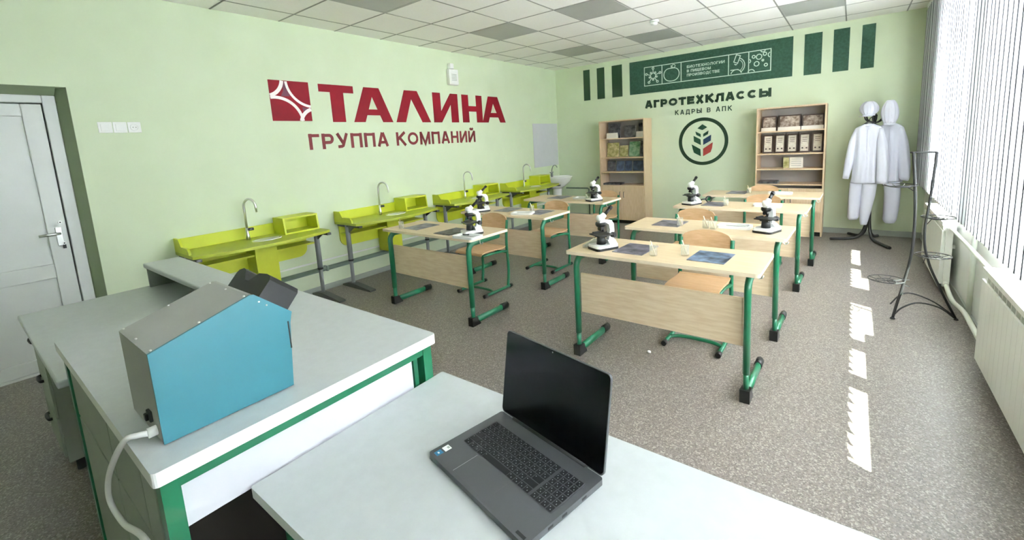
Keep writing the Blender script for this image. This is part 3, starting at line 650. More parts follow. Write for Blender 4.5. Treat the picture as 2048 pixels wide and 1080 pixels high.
for k, t, x, y, r in (('d2', 'birch student desk in the right column, second from the front', 3.716, 3.418, -0.025), ('d3', 'birch student desk in the right column, third from the front', 3.748, 4.6, -0.02), ('d4', 'birch student desk in the right column, farthest, before the tall bookcase', 3.80, 5.55, -0.015),
                      ('e1', 'birch student desk in the left column, nearest the teal machine', 1.617, 2.513, -0.02), ('e2', 'birch student desk in the left column, the middle one', 1.64, 3.57, -0.02), ('e3', 'birch student desk in the left column, farthest, before the low bookcase', 1.745, 4.66, -0.02)):
    D[k] = again(D['d1'], t, (x, y, 0), r)
def on(k, lx, ly):    # a point on a desk's top in the world
    o = D[k]; a = o.rotation_euler.z; return (o.location.x + lx * math.cos(a) - ly * math.sin(a), o.location.y + lx * math.sin(a) + ly * math.cos(a), 0.75)

def chair(label):
    t = thing('school_chair', label, 'chair', (0, 0, 0), 0, 'plywood school chairs with green frames')
    f = MB(); rows = []
    def back_sheet(off):
        vs = []
        for j in range(9):
            v = j / 8; z = 0.575 + 0.205 * v; 
            half = 0.185 - (0.03 * max(0, (v - 0.6) / 0.4) ** 2.2) - 0.012 * max(0, (0.2 - v) / 0.2) ** 2
            for i in range(13):
                u = -1 + 2 * i / 12; zz = z - (0.03 * abs(u) ** 2.4 * v); vs.append((u * half, 0.375 + 0.035 * v + 0.02 * (1 - u * u) + off, zz))
        return vs
    a = back_sheet(0); b = back_sheet(0.011); n = len(a); fs = []
    for j in range(8):
        for i in range(12):
            q = [j * 13 + i, j * 13 + i + 1, (j + 1) * 13 + i + 1, (j + 1) * 13 + i]; fs.append(q); fs.append([n + k for k in q[::-1]])
    ring = list(range(13)) + [13 * j + 12 for j in range(1, 9)] + [8 * 13 + i for i in range(11, -1, -1)] + [13 * j for j in range(7, 0, -1)]
    for i in range(len(ring)): fs.append([ring[i], ring[(i + 1) % len(ring)], n + ring[(i + 1) % len(ring)], n + ring[i]])
    f.add(a + b, fs, 0, False); f.build('backrest', 'ply', t)
    f = MB(); rs = []
    sp = [(-0.01, 0.425), (0.0, 0.438), (0.04, 0.446), (0.14, 0.445), (0.26, 0.437), (0.33, 0.437), (0.36, 0.445)]
    th = [(y, z + 0.011) for y, z in reversed(sp)]; f.prism(sp + th, -0.18, 0.18, 'x'); f.build('seat', 'ply', t)
    for s in (-1, 1):
        x = s * 0.182
        f = MB(); f.tube([(x, 0.0, 0.022), (x, 0.41, 0.022)], 0.0145, 10); f.tube(catmull([(x, 0.36, 0.022), (x, 0.385, 0.2), (x, 0.375, 0.45), (x, 0.385, 0.6), (x, 0.405, 0.72)], 5), 0.0145, 10)
        f.tube([(x, 0.38, 0.40), (x * 0.93, 0.2, 0.415), (x * 0.93, 0.02, 0.42)], 0.012, 10); sf = f.build('side_frame', 'green', t)
        f = MB(); f.tube([(x, -0.012, 0.02), (x, 0.03, 0.02)], 0.019, 10); f.build('foot_cap', 'black', sf); f = MB(); f.tube([(x, 0.385, 0.02), (x, 0.42, 0.02)], 0.018, 10); f.build('foot_cap', 'black', sf)
    f = MB(); f.tube(catmull([(-0.18, 0.12, 0.024), (-0.12, 0.16, 0.024), (0, 0.17, 0.024), (0.12, 0.16, 0.024), (0.18, 0.12, 0.024)]), 0.0125, 10); f.build('cross_bar', 'green', t); f = MB(); f.tube([(-0.18, 0.37, 0.385), (0.18, 0.37, 0.385)], 0.012, 10); f.build('cross_bar', 'green', t)
    return t
ch0 = chair('plywood school chair behind the front right desk'); ch0.location = (3.80, 2.965, 0)
for t, x, y, r in (('plywood school chair behind the second desk of the right column', 3.457, 3.93, -0.02), ('plywood school chair behind the third desk of the right column', 3.868, 5.08, -0.02), ('plywood school chair before the tall bookcase, behind the farthest right desk', 3.745, 6.03, 0.0),
                   ('plywood school chair behind the left desk nearest the teal machine', 1.625, 3.08, -0.02), ('plywood school chair behind the middle left desk', 1.785, 4.07, -0.02), ('plywood school chair before the low bookcase, behind the farthest left desk', 1.935, 5.14, -0.02)):
    again(ch0, t, (x, y, 0), r)

# ------------------------------------------------------------------ microscopes
def microscope(label):
    t = thing('microscope', label, 'microscope', (0, 0, 0), 0, 'white and black school microscopes')
    # local: front (stage) at -y, arm at +y
    bpoly = rrect(-0.07, 0.07, -0.095, 0.085, 0.025, 4)
    f = MB(); f.prism(bpoly, 0, 0.016, 'z', 1); f.prism(rrect(-0.066, 0.066, -0.09, 0.082, 0.022, 4), 0.016, 0.034, 'z', 0); f.prism([(-0.055, 0.034), (0.055, 0.034), (0.03, 0.06), (-0.03, 0.06)], 0.015, 0.075, 'y', 0)
    f.build('base', ['white', 'black'], t)
    prof = [(0.03, 0.05), (0.075, 0.05), (0.08, 0.12), (0.078, 0.165), (0.06, 0.192), (0.02, 0.2), (-0.035, 0.197), (-0.035, 0.183), (0.015, 0.18), (0.037, 0.165), (0.045, 0.13), (0.042, 0.10)]
    MB().prism(prof, -0.017, 0.017, 'x').build('arm', 'white', t)
    f = MB(); f.lathe([(0.032, 0.034), (0.030, 0.06), (0.028, 0.086)], 18, 0, Matrix.Translation((0, -0.02, 0))); f.build('illuminator', 'black', t)
    f = MB(); f.box(-0.062, 0.058, -0.075, 0.045, 0.096, 0.104, bev=0.002); f.box(-0.03, 0.03, -0.05, 0.01, 0.084, 0.096); f.box(-0.06, -0.045, -0.05, 0.03, 0.104, 0.112); f.build('stage', 'black', t)
    f = MB(); f.lathe([(0.034, 0.184), (0.036, 0.170), (0.028, 0.156)], 18, 0, Matrix.Translation((0, -0.02, 0)))
    for a in (-90, 20, 140):
        X = Matrix.Translation((0, -0.02, 0.172)) @ Matrix.Rotation(math.radians(a), 4, 'Z') @ Matrix.Rotation(math.radians(20), 4, 'Y')
        f.lathe([(0.012, 0), (0.012, -0.036), (0.007, -0.056 if a == -90 else -0.046)], 12, 0, X)
    f.build('nosepiece', 'black', t)
    f = MB(); f.lathe([(0.026, 0.195), (0.03, 0.205), (0.03, 0.222), (0.022, 0.234), (0.008, 0.237)], 20, 0, Matrix.Translation((0, -0.02, 0))); 
    f.tube([(0, -0.02, 0.212), (0, 0.012, 0.234)], 0.02, 14); f.build('head', 'white', t)
    f = MB(); f.tube([(0, 0.006, 0.226), (0, 0.066, 0.280)], 0.0115, 14); f.tube([(0, 0.054, 0.269), (0, 0.072, 0.285)], 0.014, 14); f.build('eyepiece', 'black', t)
    for s in (-1, 1):
        f = MB(); f.tube([(s * 0.017, 0.062, 0.092), (s * 0.04, 0.062, 0.092)], 0.019, 14); f.tube([(s * 0.04, 0.062, 0.092), (s * 0.05, 0.062, 0.092)], 0.012, 14); f.build('focus_knob', 'black', t)
    return t
def mloc(x, y): return (x, y, 0.75)
ms = microscope('white and black microscope on the front right desk'); ms.location = mloc(3.30, 2.69); ms.rotation_euler = (0, 0, -0.5)
for t, x, y, r in (('white and black microscope on the second right desk, at its right end', 4.165, 3.62, -0.35), ('white and black microscope on the third right desk, at its left end', 3.30, 4.80, -0.4), ('white and black microscope on the left desk nearest the teal machine', 2.05, 2.71, -0.5),
                   ('white and black microscope at the left end of the middle left desk', 1.28, 3.70, -0.5), ('white and black microscope on the farthest left desk, before the low bookcase', 2.15, 4.79, -0.45)):
    again(ms, t, mloc(x, y), r)

# ------------------------------------------------------------------ small things on the desks
def booklet(x, y, w_, d_, r, m, label, z=0.75):
    f = MB(); f.box(-w_ / 2, w_ / 2, -d_ / 2, d_ / 2, 0, 0.0035); f.box(-w_ / 2 + 0.001, w_ / 2 - 0.002, -d_ / 2 + 0.002, d_ / 2 - 0.002, 0.0005, 0.0030)
    f = MB(); f.box(-w_ / 2, w_ / 2, -d_ / 2, d_ / 2, 0, 0.001); f.box(-w_ / 2 + 0.002, w_ / 2 - 0.002, -d_ / 2 + 0.002, d_ / 2 - 0.002, 0.001, 0.003, 1); f.box(-w_ / 2, w_ / 2, -d_ / 2, d_ / 2, 0.003, 0.0042)
    o = f.build('booklet', [m, 'paper'], None, (x, y, z), (0, 0, r)); return tag(o, label, 'booklet', 'glossy booklets on the desks')
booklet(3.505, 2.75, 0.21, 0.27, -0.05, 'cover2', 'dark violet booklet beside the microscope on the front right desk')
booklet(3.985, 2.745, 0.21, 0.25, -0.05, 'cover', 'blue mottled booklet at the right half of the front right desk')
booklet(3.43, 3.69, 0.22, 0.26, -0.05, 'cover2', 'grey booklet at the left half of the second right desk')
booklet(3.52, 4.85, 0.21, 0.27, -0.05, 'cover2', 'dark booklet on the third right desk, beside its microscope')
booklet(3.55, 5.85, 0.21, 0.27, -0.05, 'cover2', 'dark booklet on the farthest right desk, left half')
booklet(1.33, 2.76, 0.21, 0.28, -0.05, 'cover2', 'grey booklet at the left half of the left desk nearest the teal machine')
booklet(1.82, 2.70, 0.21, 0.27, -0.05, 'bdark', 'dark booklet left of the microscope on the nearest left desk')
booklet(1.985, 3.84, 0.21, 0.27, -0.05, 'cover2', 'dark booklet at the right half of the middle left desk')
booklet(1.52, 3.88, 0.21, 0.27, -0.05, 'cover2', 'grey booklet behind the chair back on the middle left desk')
booklet(1.55, 4.96, 0.22, 0.28, -0.05, 'cover2', 'grey booklet at the left half of the farthest left desk')
def tray(label, x, y, r):
    t = thing('specimen_tray', label, 'tray', (x, y, 0.75), r, 'white specimen trays on the desks')
    f = MB(); o = rrect(-0.12, 0.12, -0.075, 0.075, 0.03, 5); i = rrect(-0.10, 0.10, -0.055, 0.055, 0.022, 5); n = len(o)
    v = [(a, b, 0) for a, b in o] + [(a, b, 0.02) for a, b in o] + [(a, b, 0.02) for a, b in i] + [(a, b, 0.004) for a, b in i]
    fs = [list(range(n))[::-1], list(range(3 * n, 4 * n))]
    for k in range(3):
        for q in range(n): fs.append([k * n + q, k * n + (q + 1) % n, (k + 1) * n + (q + 1) % n, (k + 1) * n + q])
    f.add(v, fs); f.build('tray_body', 'white', t); MB().box(-0.07, 0.07, -0.035, 0.035, 0.0045, 0.008).build('tray_mat', 'side', t); return t
tr = tray('white oval tray on the second right desk, left of the microscope', 3.93, 3.70, -0.05)
for t, x, y, r in (('white tray on the third right desk, right half', 4.0, 4.86, 0), ('white tray on the farthest right desk, right half', 4.0, 5.82, 0), ('white tray on the farthest left desk, beside the microscope', 1.92, 4.92, 0), ('white tray on the middle left desk, right half', 1.86, 3.70, 0.3), ('white tray under the corner of the nearest left microscope', 2.12, 2.575, 0.02)):
    again(tr, t, (x, y, 0.75), r)
def beaker(label, x, y):
    t = thing('beaker', label, 'beaker', (x, y, 0.75), 0, 'small glass beakers on the desks')
    f = MB(); f.lathe([(0.022, 0.0), (0.024, 0.004), (0.024, 0.062), (0.027, 0.068), (0.0255, 0.068), (0.0225, 0.06), (0.0225, 0.006), (0.004, 0.005)], 20); f.build('glass_body', 'glassware', t)
    f = MB(); f.tube([(0.010, 0.004, 0.008), (-0.016, -0.004, 0.096)], 0.0032, 8); f.build('stirring_stick', 'birch_edge', t); return t
bk = beaker('glass beaker with wooden stick between the two booklets, left one on the front right desk', 3.665, 2.645)
for t, x, y in (('glass beaker with wooden stick touching the blue booklet on the front right desk', 3.835, 2.73), ('glass beaker at the corner of the grey booklet on the second right desk', 3.53, 3.63), ('left glass beaker of the pair beside the tray on the second right desk', 3.74, 3.60), ('right glass beaker of the pair beside the tray on the second right desk', 3.80, 3.58),
                ('glass beaker at the left end of the nearest left desk', 1.205, 2.62), ('glass beaker on the middle left desk beside the dark booklet', 1.87, 3.86), ('glass beaker beside the microscope on the farthest left desk', 2.02, 4.86), ('glass beaker in the middle of the third right desk', 3.64, 4.78), ('glass beaker beside the dark booklet on the farthest right desk', 3.68, 5.80)):
    again(bk, t, (x, y, 0.75))
sx = thing('slide_case', 'clear glass slide case at the left end of the front right desk', 'slide case', (3.175, 2.76, 0.75), 0.15)
MB().box(-0.03, 0.03, -0.12, 0.12, 0, 0.022, bev=0.003).build('case_body', 'glassware', sx)
f = MB()
for k in range(7): f.box(-0.022, 0.022, -0.1 + k * 0.032, -0.096 + k * 0.032, 0.002, 0.02)
f.build('glass_slide', 'side', sx)
lo = thing('magnifier', 'small black hand magnifier on the third right desk', 'magnifier', (3.42, 5.0, 0.75), 0.3)
f = MB(); f.tube([(0.03 * math.cos(2 * PI * k / 20), 0.004, 0.032 + 0.03 * math.sin(2 * PI * k / 20)) for k in range(20)], 0.0055, 8, closed=True); f.build('rim', 'black', lo)
f = MB(); f.tube([(-0.03, 0.004, 0.035), (-0.07, 0.004, 0.028), (-0.085, 0.004, 0.008)], 0.007, 8); f.build('handle', 'black', lo)
tag(MB().ball((0, 0, 0.011), 0.014, 0.012, 0.011, 8).build('crumpled_paper', 'white', None, (3.57, 2.80, 0)), 'tiny white paper scrap on the floor under the front right desk', 'paper scrap')

# ------------------------------------------------------------------ bookcases and their contents
def bookcase(x0, label, handles, divs):
    t = thing('bookcase', label, 'bookcase', (x0, 7.12, 0)); Wd = 0.82; D = YB - 0.004 - 7.12; HH = 1.79; th = 0.018
    for s in (0, 1): MB().box(s * (Wd - th), s * (Wd - th) + th, 0, D, 0, HH, bev=0.001).build('side_panel', 'case', t)
    MB().box(th, Wd - th, 0, D, HH - th, HH).build('top_panel', 'case', t); MB().box(th, Wd - th, D - 0.006, D, 0.06, HH - th).build('back_panel', 'casein', t)
    for z in divs: MB().box(th, Wd - th, 0.02, D - 0.007, z - th, z).build('shelf', 'case', t)
    MB().box(th, Wd - th, 0.03, 0.046, 0, 0.06).build('plinth', 'gap', t)
    for s in (0, 1):
        a = th + 0.001 if s == 0 else Wd / 2 + 0.0015; b = Wd / 2 - 0.0015 if s == 0 else Wd - th - 0.001
        d = MB().box(a, b, -0.002, 0.014, 0.062, 0.662, bev=0.001).build('door', 'case', t)
        hx = Wd / 2 + (-0.035 if s == 0 else 0.035)
        f = MB(); f.tube(catmull([(hx, -0.001, 0.46), (hx, -0.024, 0.47), (hx, -0.026, 0.51), (hx, -0.024, 0.55), (hx, -0.001, 0.56)]), 0.005, 8); f.build('handle', 'dsteel', d)
    return t
bookcase(1.068, 'low birch bookcase left of the round emblem, full of dark book covers', True, (0.672, 0.905, 1.155, 1.485))
bookcase(3.538, 'birch bookcase right of the round emblem with framed pictures', True, (0.718, 0.933, 1.148, 1.462))
def cover(x0, x1, z0, h, m, label, y=7.33, cat='book', kind='book', th=0.02, group='books standing on the left bookcase'):
    t = thing(kind, label, cat, ((x0 + x1) / 2, y, z0), 0, group); w_ = (x1 - x0) / 2
    X = Matrix.Rotation(math.radians(-9), 4, 'X'); dz = th * math.sin(math.radians(9))
    f = MB(); f.box(-w_, w_, 0, 0.002, dz, h, X=X); f.box(-w_, w_, th - 0.002, th, dz, h, X=X); f.box(-w_, -w_ + 0.003, 0.002, th - 0.002, dz, h, X=X); f.build('cover', m, t)
    MB().box(-w_ + 0.004, w_ - 0.003, 0.002, th - 0.002, dz + 0.003, h - 0.003, X=X).build('page_block', 'paper', t); return t
cover(1.14, 1.37, 1.485, 0.26, 'bdark', 'dark book behind a white card on the top shelf of the low bookcase')
cover(1.44, 1.65, 1.485, 0.21, 'bdark', 'smaller dark book in the middle of the top shelf of the low bookcase')
cover(1.70, 1.84, 1.485, 0.24, 'bdark', 'dark book at the right end of the top shelf, low bookcase')
def card(x0, x1, z0, h, y, label): tag(MB().prism([(0, 0), (0.05, 0), (0.012, h)], x0, x1, 'x').build('name_card', 'paper', None, (0, y, z0)), label, 'card', 'white cards on the left bookcase')
card(1.15, 1.36, 1.485, 0.095, 7.24, 'white folded card before the left dark book on the top shelf'); card(1.70, 1.83, 1.485, 0.095, 7.24, 'white folded card at the right end of the top shelf')
cover(1.11, 1.335, 1.155, 0.255, 'olive', 'yellow patterned book at the left of the second shelf of the low bookcase')
cover(1.345, 1.51, 1.155, 0.20, 'olive', 'short yellow patterned book in the middle of the second shelf of the low bookcase')
cover(1.53, 1.72, 1.155, 0.26, 'bgreen', 'green patterned book on the second shelf of the low bookcase')
cover(1.73, 1.845, 1.155, 0.26, 'bdark', 'narrow dark book at the right of the second shelf of the low bookcase')
cover(1.11, 1.265, 0.905, 0.185, 'bdark', 'black and white book at the left of the third shelf of the low bookcase')
cover(1.285, 1.435, 0.905, 0.18, 'bnavy', 'navy book second from the left on the third shelf of the low bookcase')
cover(1.445, 1.575, 0.905, 0.18, 'bnavy', 'navy book third from the left on the third shelf of the low bookcase')
cover(1.595, 1.83, 0.905, 0.175, 'bnavy', 'wide navy book at the right of the third shelf of the low bookcase')
tag(MB().box(-0.16, 0.16, -0.1, 0.1, 0, 0.03, bev=0.003).build('folder', 'bdark', None, (1.26, 7.27, 0.672)), 'flat dark folder lying above the doors of the low bookcase', 'folder')
tag(MB().box(-0.12, 0.12, -0.1, 0.1, 0, 0.035, bev=0.003).build('folder', 'bdark', None, (3.69, 7.27, 0.718)), 'flat black folder lying above the doors of the tall right bookcase', 'folder')
def framed(x0, x1, z0, h, m, label, group, kind, base=False):
    t = thing(kind, label, 'framed picture' if base else 'framed certificate', ((x0 + x1) / 2, 7.30, z0), 0, group); w_ = (x1 - x0) / 2; b = 0.016
    X = Matrix.Rotation(math.radians(-8), 4, 'X'); z0_ = 0.003
    f = MB(); f.box(-w_, w_, 0, 0.015, z0_, z0_ + b, X=X); f.box(-w_, w_, 0, 0.015, h - b, h, X=X); f.box(-w_, -w_ + b, 0, 0.015, z0_ + b, h - b, X=X); f.box(w_ - b, w_, 0, 0.015, z0_ + b, h - b, X=X); f.build('frame', 'dframe', t)
    MB().box(-w_ + b, w_ - b, 0.004, 0.012, z0_ + b, h - b, X=X).build('picture' if base else 'certificate', m, t)
    if base: MB().box(-w_, w_, -0.05, -0.04, 0, 0.05).build('caption_strip', 'paper', t)
    else:
        f = MB()
        for k in range(3): f.box(-w_ + 0.035, w_ - 0.035, 0.0025, 0.0042, h * (0.78 - 0.1 * k), h * (0.78 - 0.1 * k) + 0.006, X=X)
        f.box(-w_ + 0.03, -w_ + 0.05, 0.0025, 0.0042, h * 0.2, h * 0.2 + 0.02, X=X); f.box(w_ - 0.05, w_ - 0.03, 0.0025, 0.0042, h * 0.2, h * 0.2 + 0.02, X=X)
        f.build('print_mark', 'dframe', t)
    return t
framed(3.58, 3.765, 1.462, 0.215, 'photo', 'small framed picture at the left of the top shelf of the right bookcase', 'framed pictures on the top shelf', 'framed_picture', True)
framed(3.79, 4.06, 1.462, 0.215, 'photo', 'wide framed picture in the middle of the top shelf of the right bookcase', 'framed pictures on the top shelf', 'framed_picture', True)
framed(4.07, 4.325, 1.462, 0.205, 'photo', 'wide framed picture at the right of the top shelf of the right bookcase', 'framed pictures on the top shelf', 'framed_picture', True)
od = ('leftmost framed certificate on the second shelf of the right bookcase', 'second framed certificate from the left in the row of five', 'third framed certificate, in the middle of the row of five', 'fourth framed certificate from the left in the row of five', 'rightmost framed certificate on the second shelf of the right bookcase')
for k in range(5): framed(3.60 + k * 0.149, 3.60 + k * 0.149 + 0.128, 1.148, 0.262, 'cert', od[k], 'framed certificates on the second shelf', 'framed_certificate')
tag(MB().box(-0.035, 0.035, -0.02, 0.02, 0, 0.15, bev=0.003).build('small_box', 'olive', None, (3.90, 7.29, 0.933)), 'small yellow green box on the third shelf of the right bookcase', 'box')
t = thing('postcard_stand', 'small white printed card on the third shelf of the right bookcase', 'card', (4.02, 7.30, 0.933))
MB().prism([(0, 0), (0.06, 0), (0.02, 0.15)], -0.08, 0.08, 'x').build('folded_card', 'paper', t)
f = MB()
for k in range(4): f.box(-0.06, 0.06, -0.0004 + 0.02 * (0.03 + 0.03 * k) / 0.15 - 0.001, 0.001 + 0.02 * (0.03 + 0.03 * k) / 0.15, 0.028 + 0.03 * k, 0.034 + 0.03 * k)
f.build('print_mark', 'side', t)

# ------------------------------------------------------------------ coat rack with white work clothes
cr = thing('coat_rack', 'black coat rack with curved feet under the white work clothes', 'coat rack', (4.85, 7.13, 0))
MB().tube([(0, 0, 0.30), (0, 0, 1.62)], 0.017, 12).build('pole', 'blackm', cr)
for dx, dy in ((-0.39, -0.16), (0.20, -0.46), (0.11, 0.24), (-0.2, 0.27)):
    L = math.hypot(dx, dy); u_, v_ = dx / L, dy / L
    MB().tube(catmull([(u_ * 0.012, v_ * 0.012, 0.40), (u_ * 0.025, v_ * 0.025, 0.22), (u_ * 0.07, v_ * 0.07, 0.09), (u_ * 0.16, v_ * 0.16, 0.03), (dx, dy, 0.018)]), 0.018, 10).build('foot', 'blackm', cr)
for a in range(6):
    c_, s_ = math.cos(a * PI / 3 + 0.3), math.sin(a * PI / 3 + 0.3)
    MB().tube(catmull([(0, 0, 1.50), (c_ * 0.05, s_ * 0.05, 1.51), (c_ * 0.095, s_ * 0.095, 1.55), (c_ * 0.105, s_ * 0.105, 1.60)]), 0.008, 8).build('hook', 'blackm', cr)
def fold_ring(cx, cy, z, rx, ry, amp, kf, ph, n=48, tilt=0.0):
    out = []
    for k in range(n):
        a = 2 * PI * k / n; r = 1 + amp * math.sin(kf * a + ph) + amp * 0.6 * math.sin((kf + 3) * a - 1.7 * ph)
        out.append((cx + rx * r * math.cos(a), cy + ry * r * math.sin(a), z + tilt * math.cos(a)))
    return out
def limb(mb, pts, rad, amp=0.06, kf=4, n=20, mi=0):
    P_ = catmull(pts, 4); N = len(P_); rs = []
    for i, p in enumerate(P_):
        t = i / (N - 1) * (len(rad) - 1); j = min(len(rad) - 2, int(t)); r = rad[j] + (rad[j + 1] - rad[j]) * (t - j)
        a = P_[max(0, i - 1)]; b = P_[min(N - 1, i + 1)]; d = (b - a).normalized(); u = (Vector((1, 0, 0)) - d * d.x).normalized(); v = d.cross(u)
        rs.append([tuple(p + u * r * math.cos(2 * PI * k / n) * (1 + amp * math.sin(kf * 2 * PI * k / n + i * 0.35)) + v * 0.75 * r * math.sin(2 * PI * k / n) * (1 + amp * math.cos(kf * 2 * PI * k / n + i * 0.3))) for k in range(n)])
    mb.rings(rs, True, mi)
def cloth_rings(rows, folds, n=44, ex=0.75):
    """flat hanging cloth: rows of (z, half width, half depth, fold depth)"""
    rs = []
    for z, rx, ry, am in rows:
        r = []
        for k in range(n):
            a = 2 * PI * k / n; c, s_ = math.cos(a), math.sin(a)
            x = rx * math.copysign(abs(c) ** ex, c); y = ry * math.copysign(abs(s_) ** ex, s_)
            fo = sum(A * math.sin(K * x + p + z * q) for A, K, p, q in folds)
            r.append((x, y + am * fo * (0.35 + 0.65 * abs(s_)), z))
        rs.append(r)
    return rs
def tunic(cx, cy, wide, label, ph):
    t = thing('work_tunic', label, 'tunic', (cx, cy, 0.76), 0, 'white work tunics on the rack')
    f = MB(); F = [(1, 44, ph, 2.0), (0.7, 83, ph * 2, -3.0), (0.4, 130, ph * 3, 5)]
    f.rings(cloth_rings([(0.0, wide * 1.06, 0.068, 0.014), (0.012, wide * 1.06, 0.07, 0.014), (0.18, wide * 1.03, 0.066, 0.013), (0.36, wide, 0.062, 0.011), (0.52, wide, 0.058, 0.008), (0.63, wide * 1.0, 0.05, 0.005), (0.672, wide * 0.97, 0.042, 0.003), (0.69, wide * 0.88, 0.036, 0.002), (0.705, wide * 0.68, 0.034, 0.001), (0.722, wide * 0.42, 0.036, 0), (0.728, wide * 0.34, 0.038, 0)], F))
    bd = f.build('body', 'cloth', t)
    f = MB(); f.tube([(wide * 0.34 * math.cos(2 * PI * k / 20), 0.038 * math.sin(2 * PI * k / 20), 0.728 - 0.03 * max(0, -math.sin(2 * PI * k / 20))) for k in range(20)], 0.007, 8, closed=True); f.build('collar', 'cloth', t)
    f = MB(); f.box(-0.007, 0.007, -0.074, -0.066, 0.4, 0.66); f.build('placket', 'cloth', bd)
    return t
tu = tunic(4.795, 7.0, 0.138, 'white work tunic on the left side of the coat rack', 0.4)
f = MB(); limb(f, [(-0.115, 0, 0.67), (-0.145, 0, 0.52), (-0.175, -0.01, 0.28), (-0.205, -0.01, 0.05)], [0.022, 0.04, 0.044, 0.034], 0.1); f.build('sleeve', 'cloth', tu)
f = MB(); limb(f, [(0.115, -0.02, 0.67), (0.135, -0.06, 0.5), (0.15, -0.08, 0.25), (0.155, -0.08, 0.0)], [0.022, 0.045, 0.056, 0.06], 0.1); f.build('sleeve', 'cloth', tu)
tu2 = tunic(5.01, 7.18, 0.12, 'white work tunic on the right side of the coat rack, nearer the blinds', 2.1)
f = MB(); limb(f, [(0.10, -0.02, 0.67), (0.125, -0.03, 0.5), (0.15, -0.04, 0.25), (0.16, -0.05, 0.06), (0.155, -0.05, 0.02)], [0.022, 0.045, 0.055, 0.055, 0.035], 0.1); f.build('sleeve', 'cloth', tu2)
f = MB(); limb(f, [(-0.10, 0.03, 0.67), (-0.11, 0.07, 0.48), (-0.11, 0.08, 0.25), (-0.10, 0.08, 0.03)], [0.022, 0.045, 0.05, 0.045], 0.1); f.build('sleeve', 'cloth', tu2)
def trousers(cx, cy, legs, label):
    t = thing('work_trousers', label, 'trousers', (cx, cy, 0.25), 0, 'white work trousers on the rack')
    f = MB(); f.rings([fold_ring(0, 0, 0.50, 0.125, 0.06, 0.03, 6, 0.3), fold_ring(0, 0, 0.55, 0.115, 0.055, 0.03, 6, 0.5), fold_ring(0, 0, 0.62, 0.105, 0.05, 0.02, 6, 0.9)]); f.build('waist', 'cloth', t)
    for pts, rad in legs:
        f = MB(); limb(f, pts, rad, 0.05, 5); f.build('trouser_leg', 'cloth', t)
    return t
trousers(4.765, 7.02, [([(-0.06, 0, 0.5), (-0.07, 0, 0.35), (-0.075, 0, 0.15), (-0.075, 0, 0.06), (-0.07, 0, 0.03)], [0.068, 0.068, 0.062, 0.058, 0.04]), ([(0.07, -0.01, 0.5), (0.06, -0.01, 0.35), (0.04, -0.01, 0.12), (0.035, -0.01, 0.0), (0.035, -0.01, -0.03)], [0.075, 0.07, 0.055, 0.04, 0.028])], 'white work trousers below the left tunic, with gathered ankles')
trousers(5.035, 7.2, [([(0.02, -0.03, 0.5), (0.03, -0.03, 0.35), (0.03, -0.03, 0.15), (0.025, -0.03, 0.03), (0.025, -0.03, -0.02)], [0.08, 0.08, 0.075, 0.07, 0.045])], 'white work trousers below the right tunic, nearer the blinds')
def cap(cx, cy, z, rx, rz, brim, label):
    t = thing('gathered_hat', label, 'hat', (cx, cy, z), 0, 'white gathered hats on the rack')
    f = MB(); rs = []
    for j in range(12):
        a = j / 11; zz = 2 * rz * a; rr = math.sin(PI * (0.12 + 0.82 * a)) ** 0.55; rs.append(fold_ring(0, 0, zz, rx * rr, rx * 0.85 * rr, 0.07, 11, 0.15 * j))
    f.rings(rs); f.build('crown', 'cloth', t)
    f = MB(); f.rings([fold_ring(0, 0, -0.012, rx * 0.66, rx * 0.58, 0.02, 12, 0), fold_ring(0, 0, 0.025, rx * 0.70, rx * 0.6, 0.02, 12, 1)]); f.build('band', 'cloth', t)
    if brim: f = MB(); f.rings([fold_ring(-0.03, -0.03, -0.02, rx * 0.75, rx * 0.6, 0, 3, 0), fold_ring(-0.03, -0.03, -0.012, rx * 0.72, rx * 0.58, 0, 3, 0)]); f.build('brim', 'cloth', t)
cap(4.79, 7.05, 1.60, 0.092, 0.082, True, 'white gathered hat with a brim on the left top of the coat rack')
cap(4.99, 7.05, 1.475, 0.082, 0.142, False, 'tall white gathered hat hanging at the right top of the coat rack')
hg = thing('clothes_hanger', 'dark clothes hanger showing above the left tunic', 'hanger', (4.80, 7.0, 1.485))
MB().tube(catmull([(-0.12, 0, -0.05), (-0.05, 0, 0.0), (0, 0, 0.03), (0.05, 0, 0.0), (0.12, 0, -0.05)]), 0.011, 10).build('shoulder_bar', 'black', hg)
MB().tube(catmull([(0, 0, 0.03), (0, 0.005, 0.06), (0.02, 0.03, 0.085), (0.04, 0.06, 0.08)]), 0.004, 8).build('hanger_hook', 'blackm', hg)

# ------------------------------------------------------------------ wrought plant stand
PU = Vector((0.375, 0.176, 0)).normalized(); PNN = Vector((-PU.y, PU.x, 0))
ps = thing('plant_stand', 'black wrought iron plant stand with empty ring shelves', 'plant stand', (4.945, 4.26, 0))
def sp_(s, z, q=0.0): return tuple(PU * s + Vector((0, 0, z)) + PNN * q)
MB().tube(catmull([sp_(0, 0.005), sp_(0.022, 0.12), sp_(0.048, 0.24), sp_(0.088, 0.465), sp_(0.10, 0.657), sp_(0.092, 0.92), sp_(0.06, 1.275)]), 0.0095, 8).build('upright', 'blackm', ps)
MB().tube(catmull([sp_(0.414, 0.005), sp_(0.332, 0.167), sp_(0.238, 0.369), sp_(0.203, 0.465), sp_(0.175, 0.58), sp_(0.168, 0.732), sp_(0.185, 0.92), sp_(0.205, 1.265)]), 0.0085, 8).build('upright', 'blackm', ps)
MB().tube([sp_(0.04, 1.272), sp_(0.205, 1.266)], 0.006, 8).build('top_bar', 'blackm', ps)
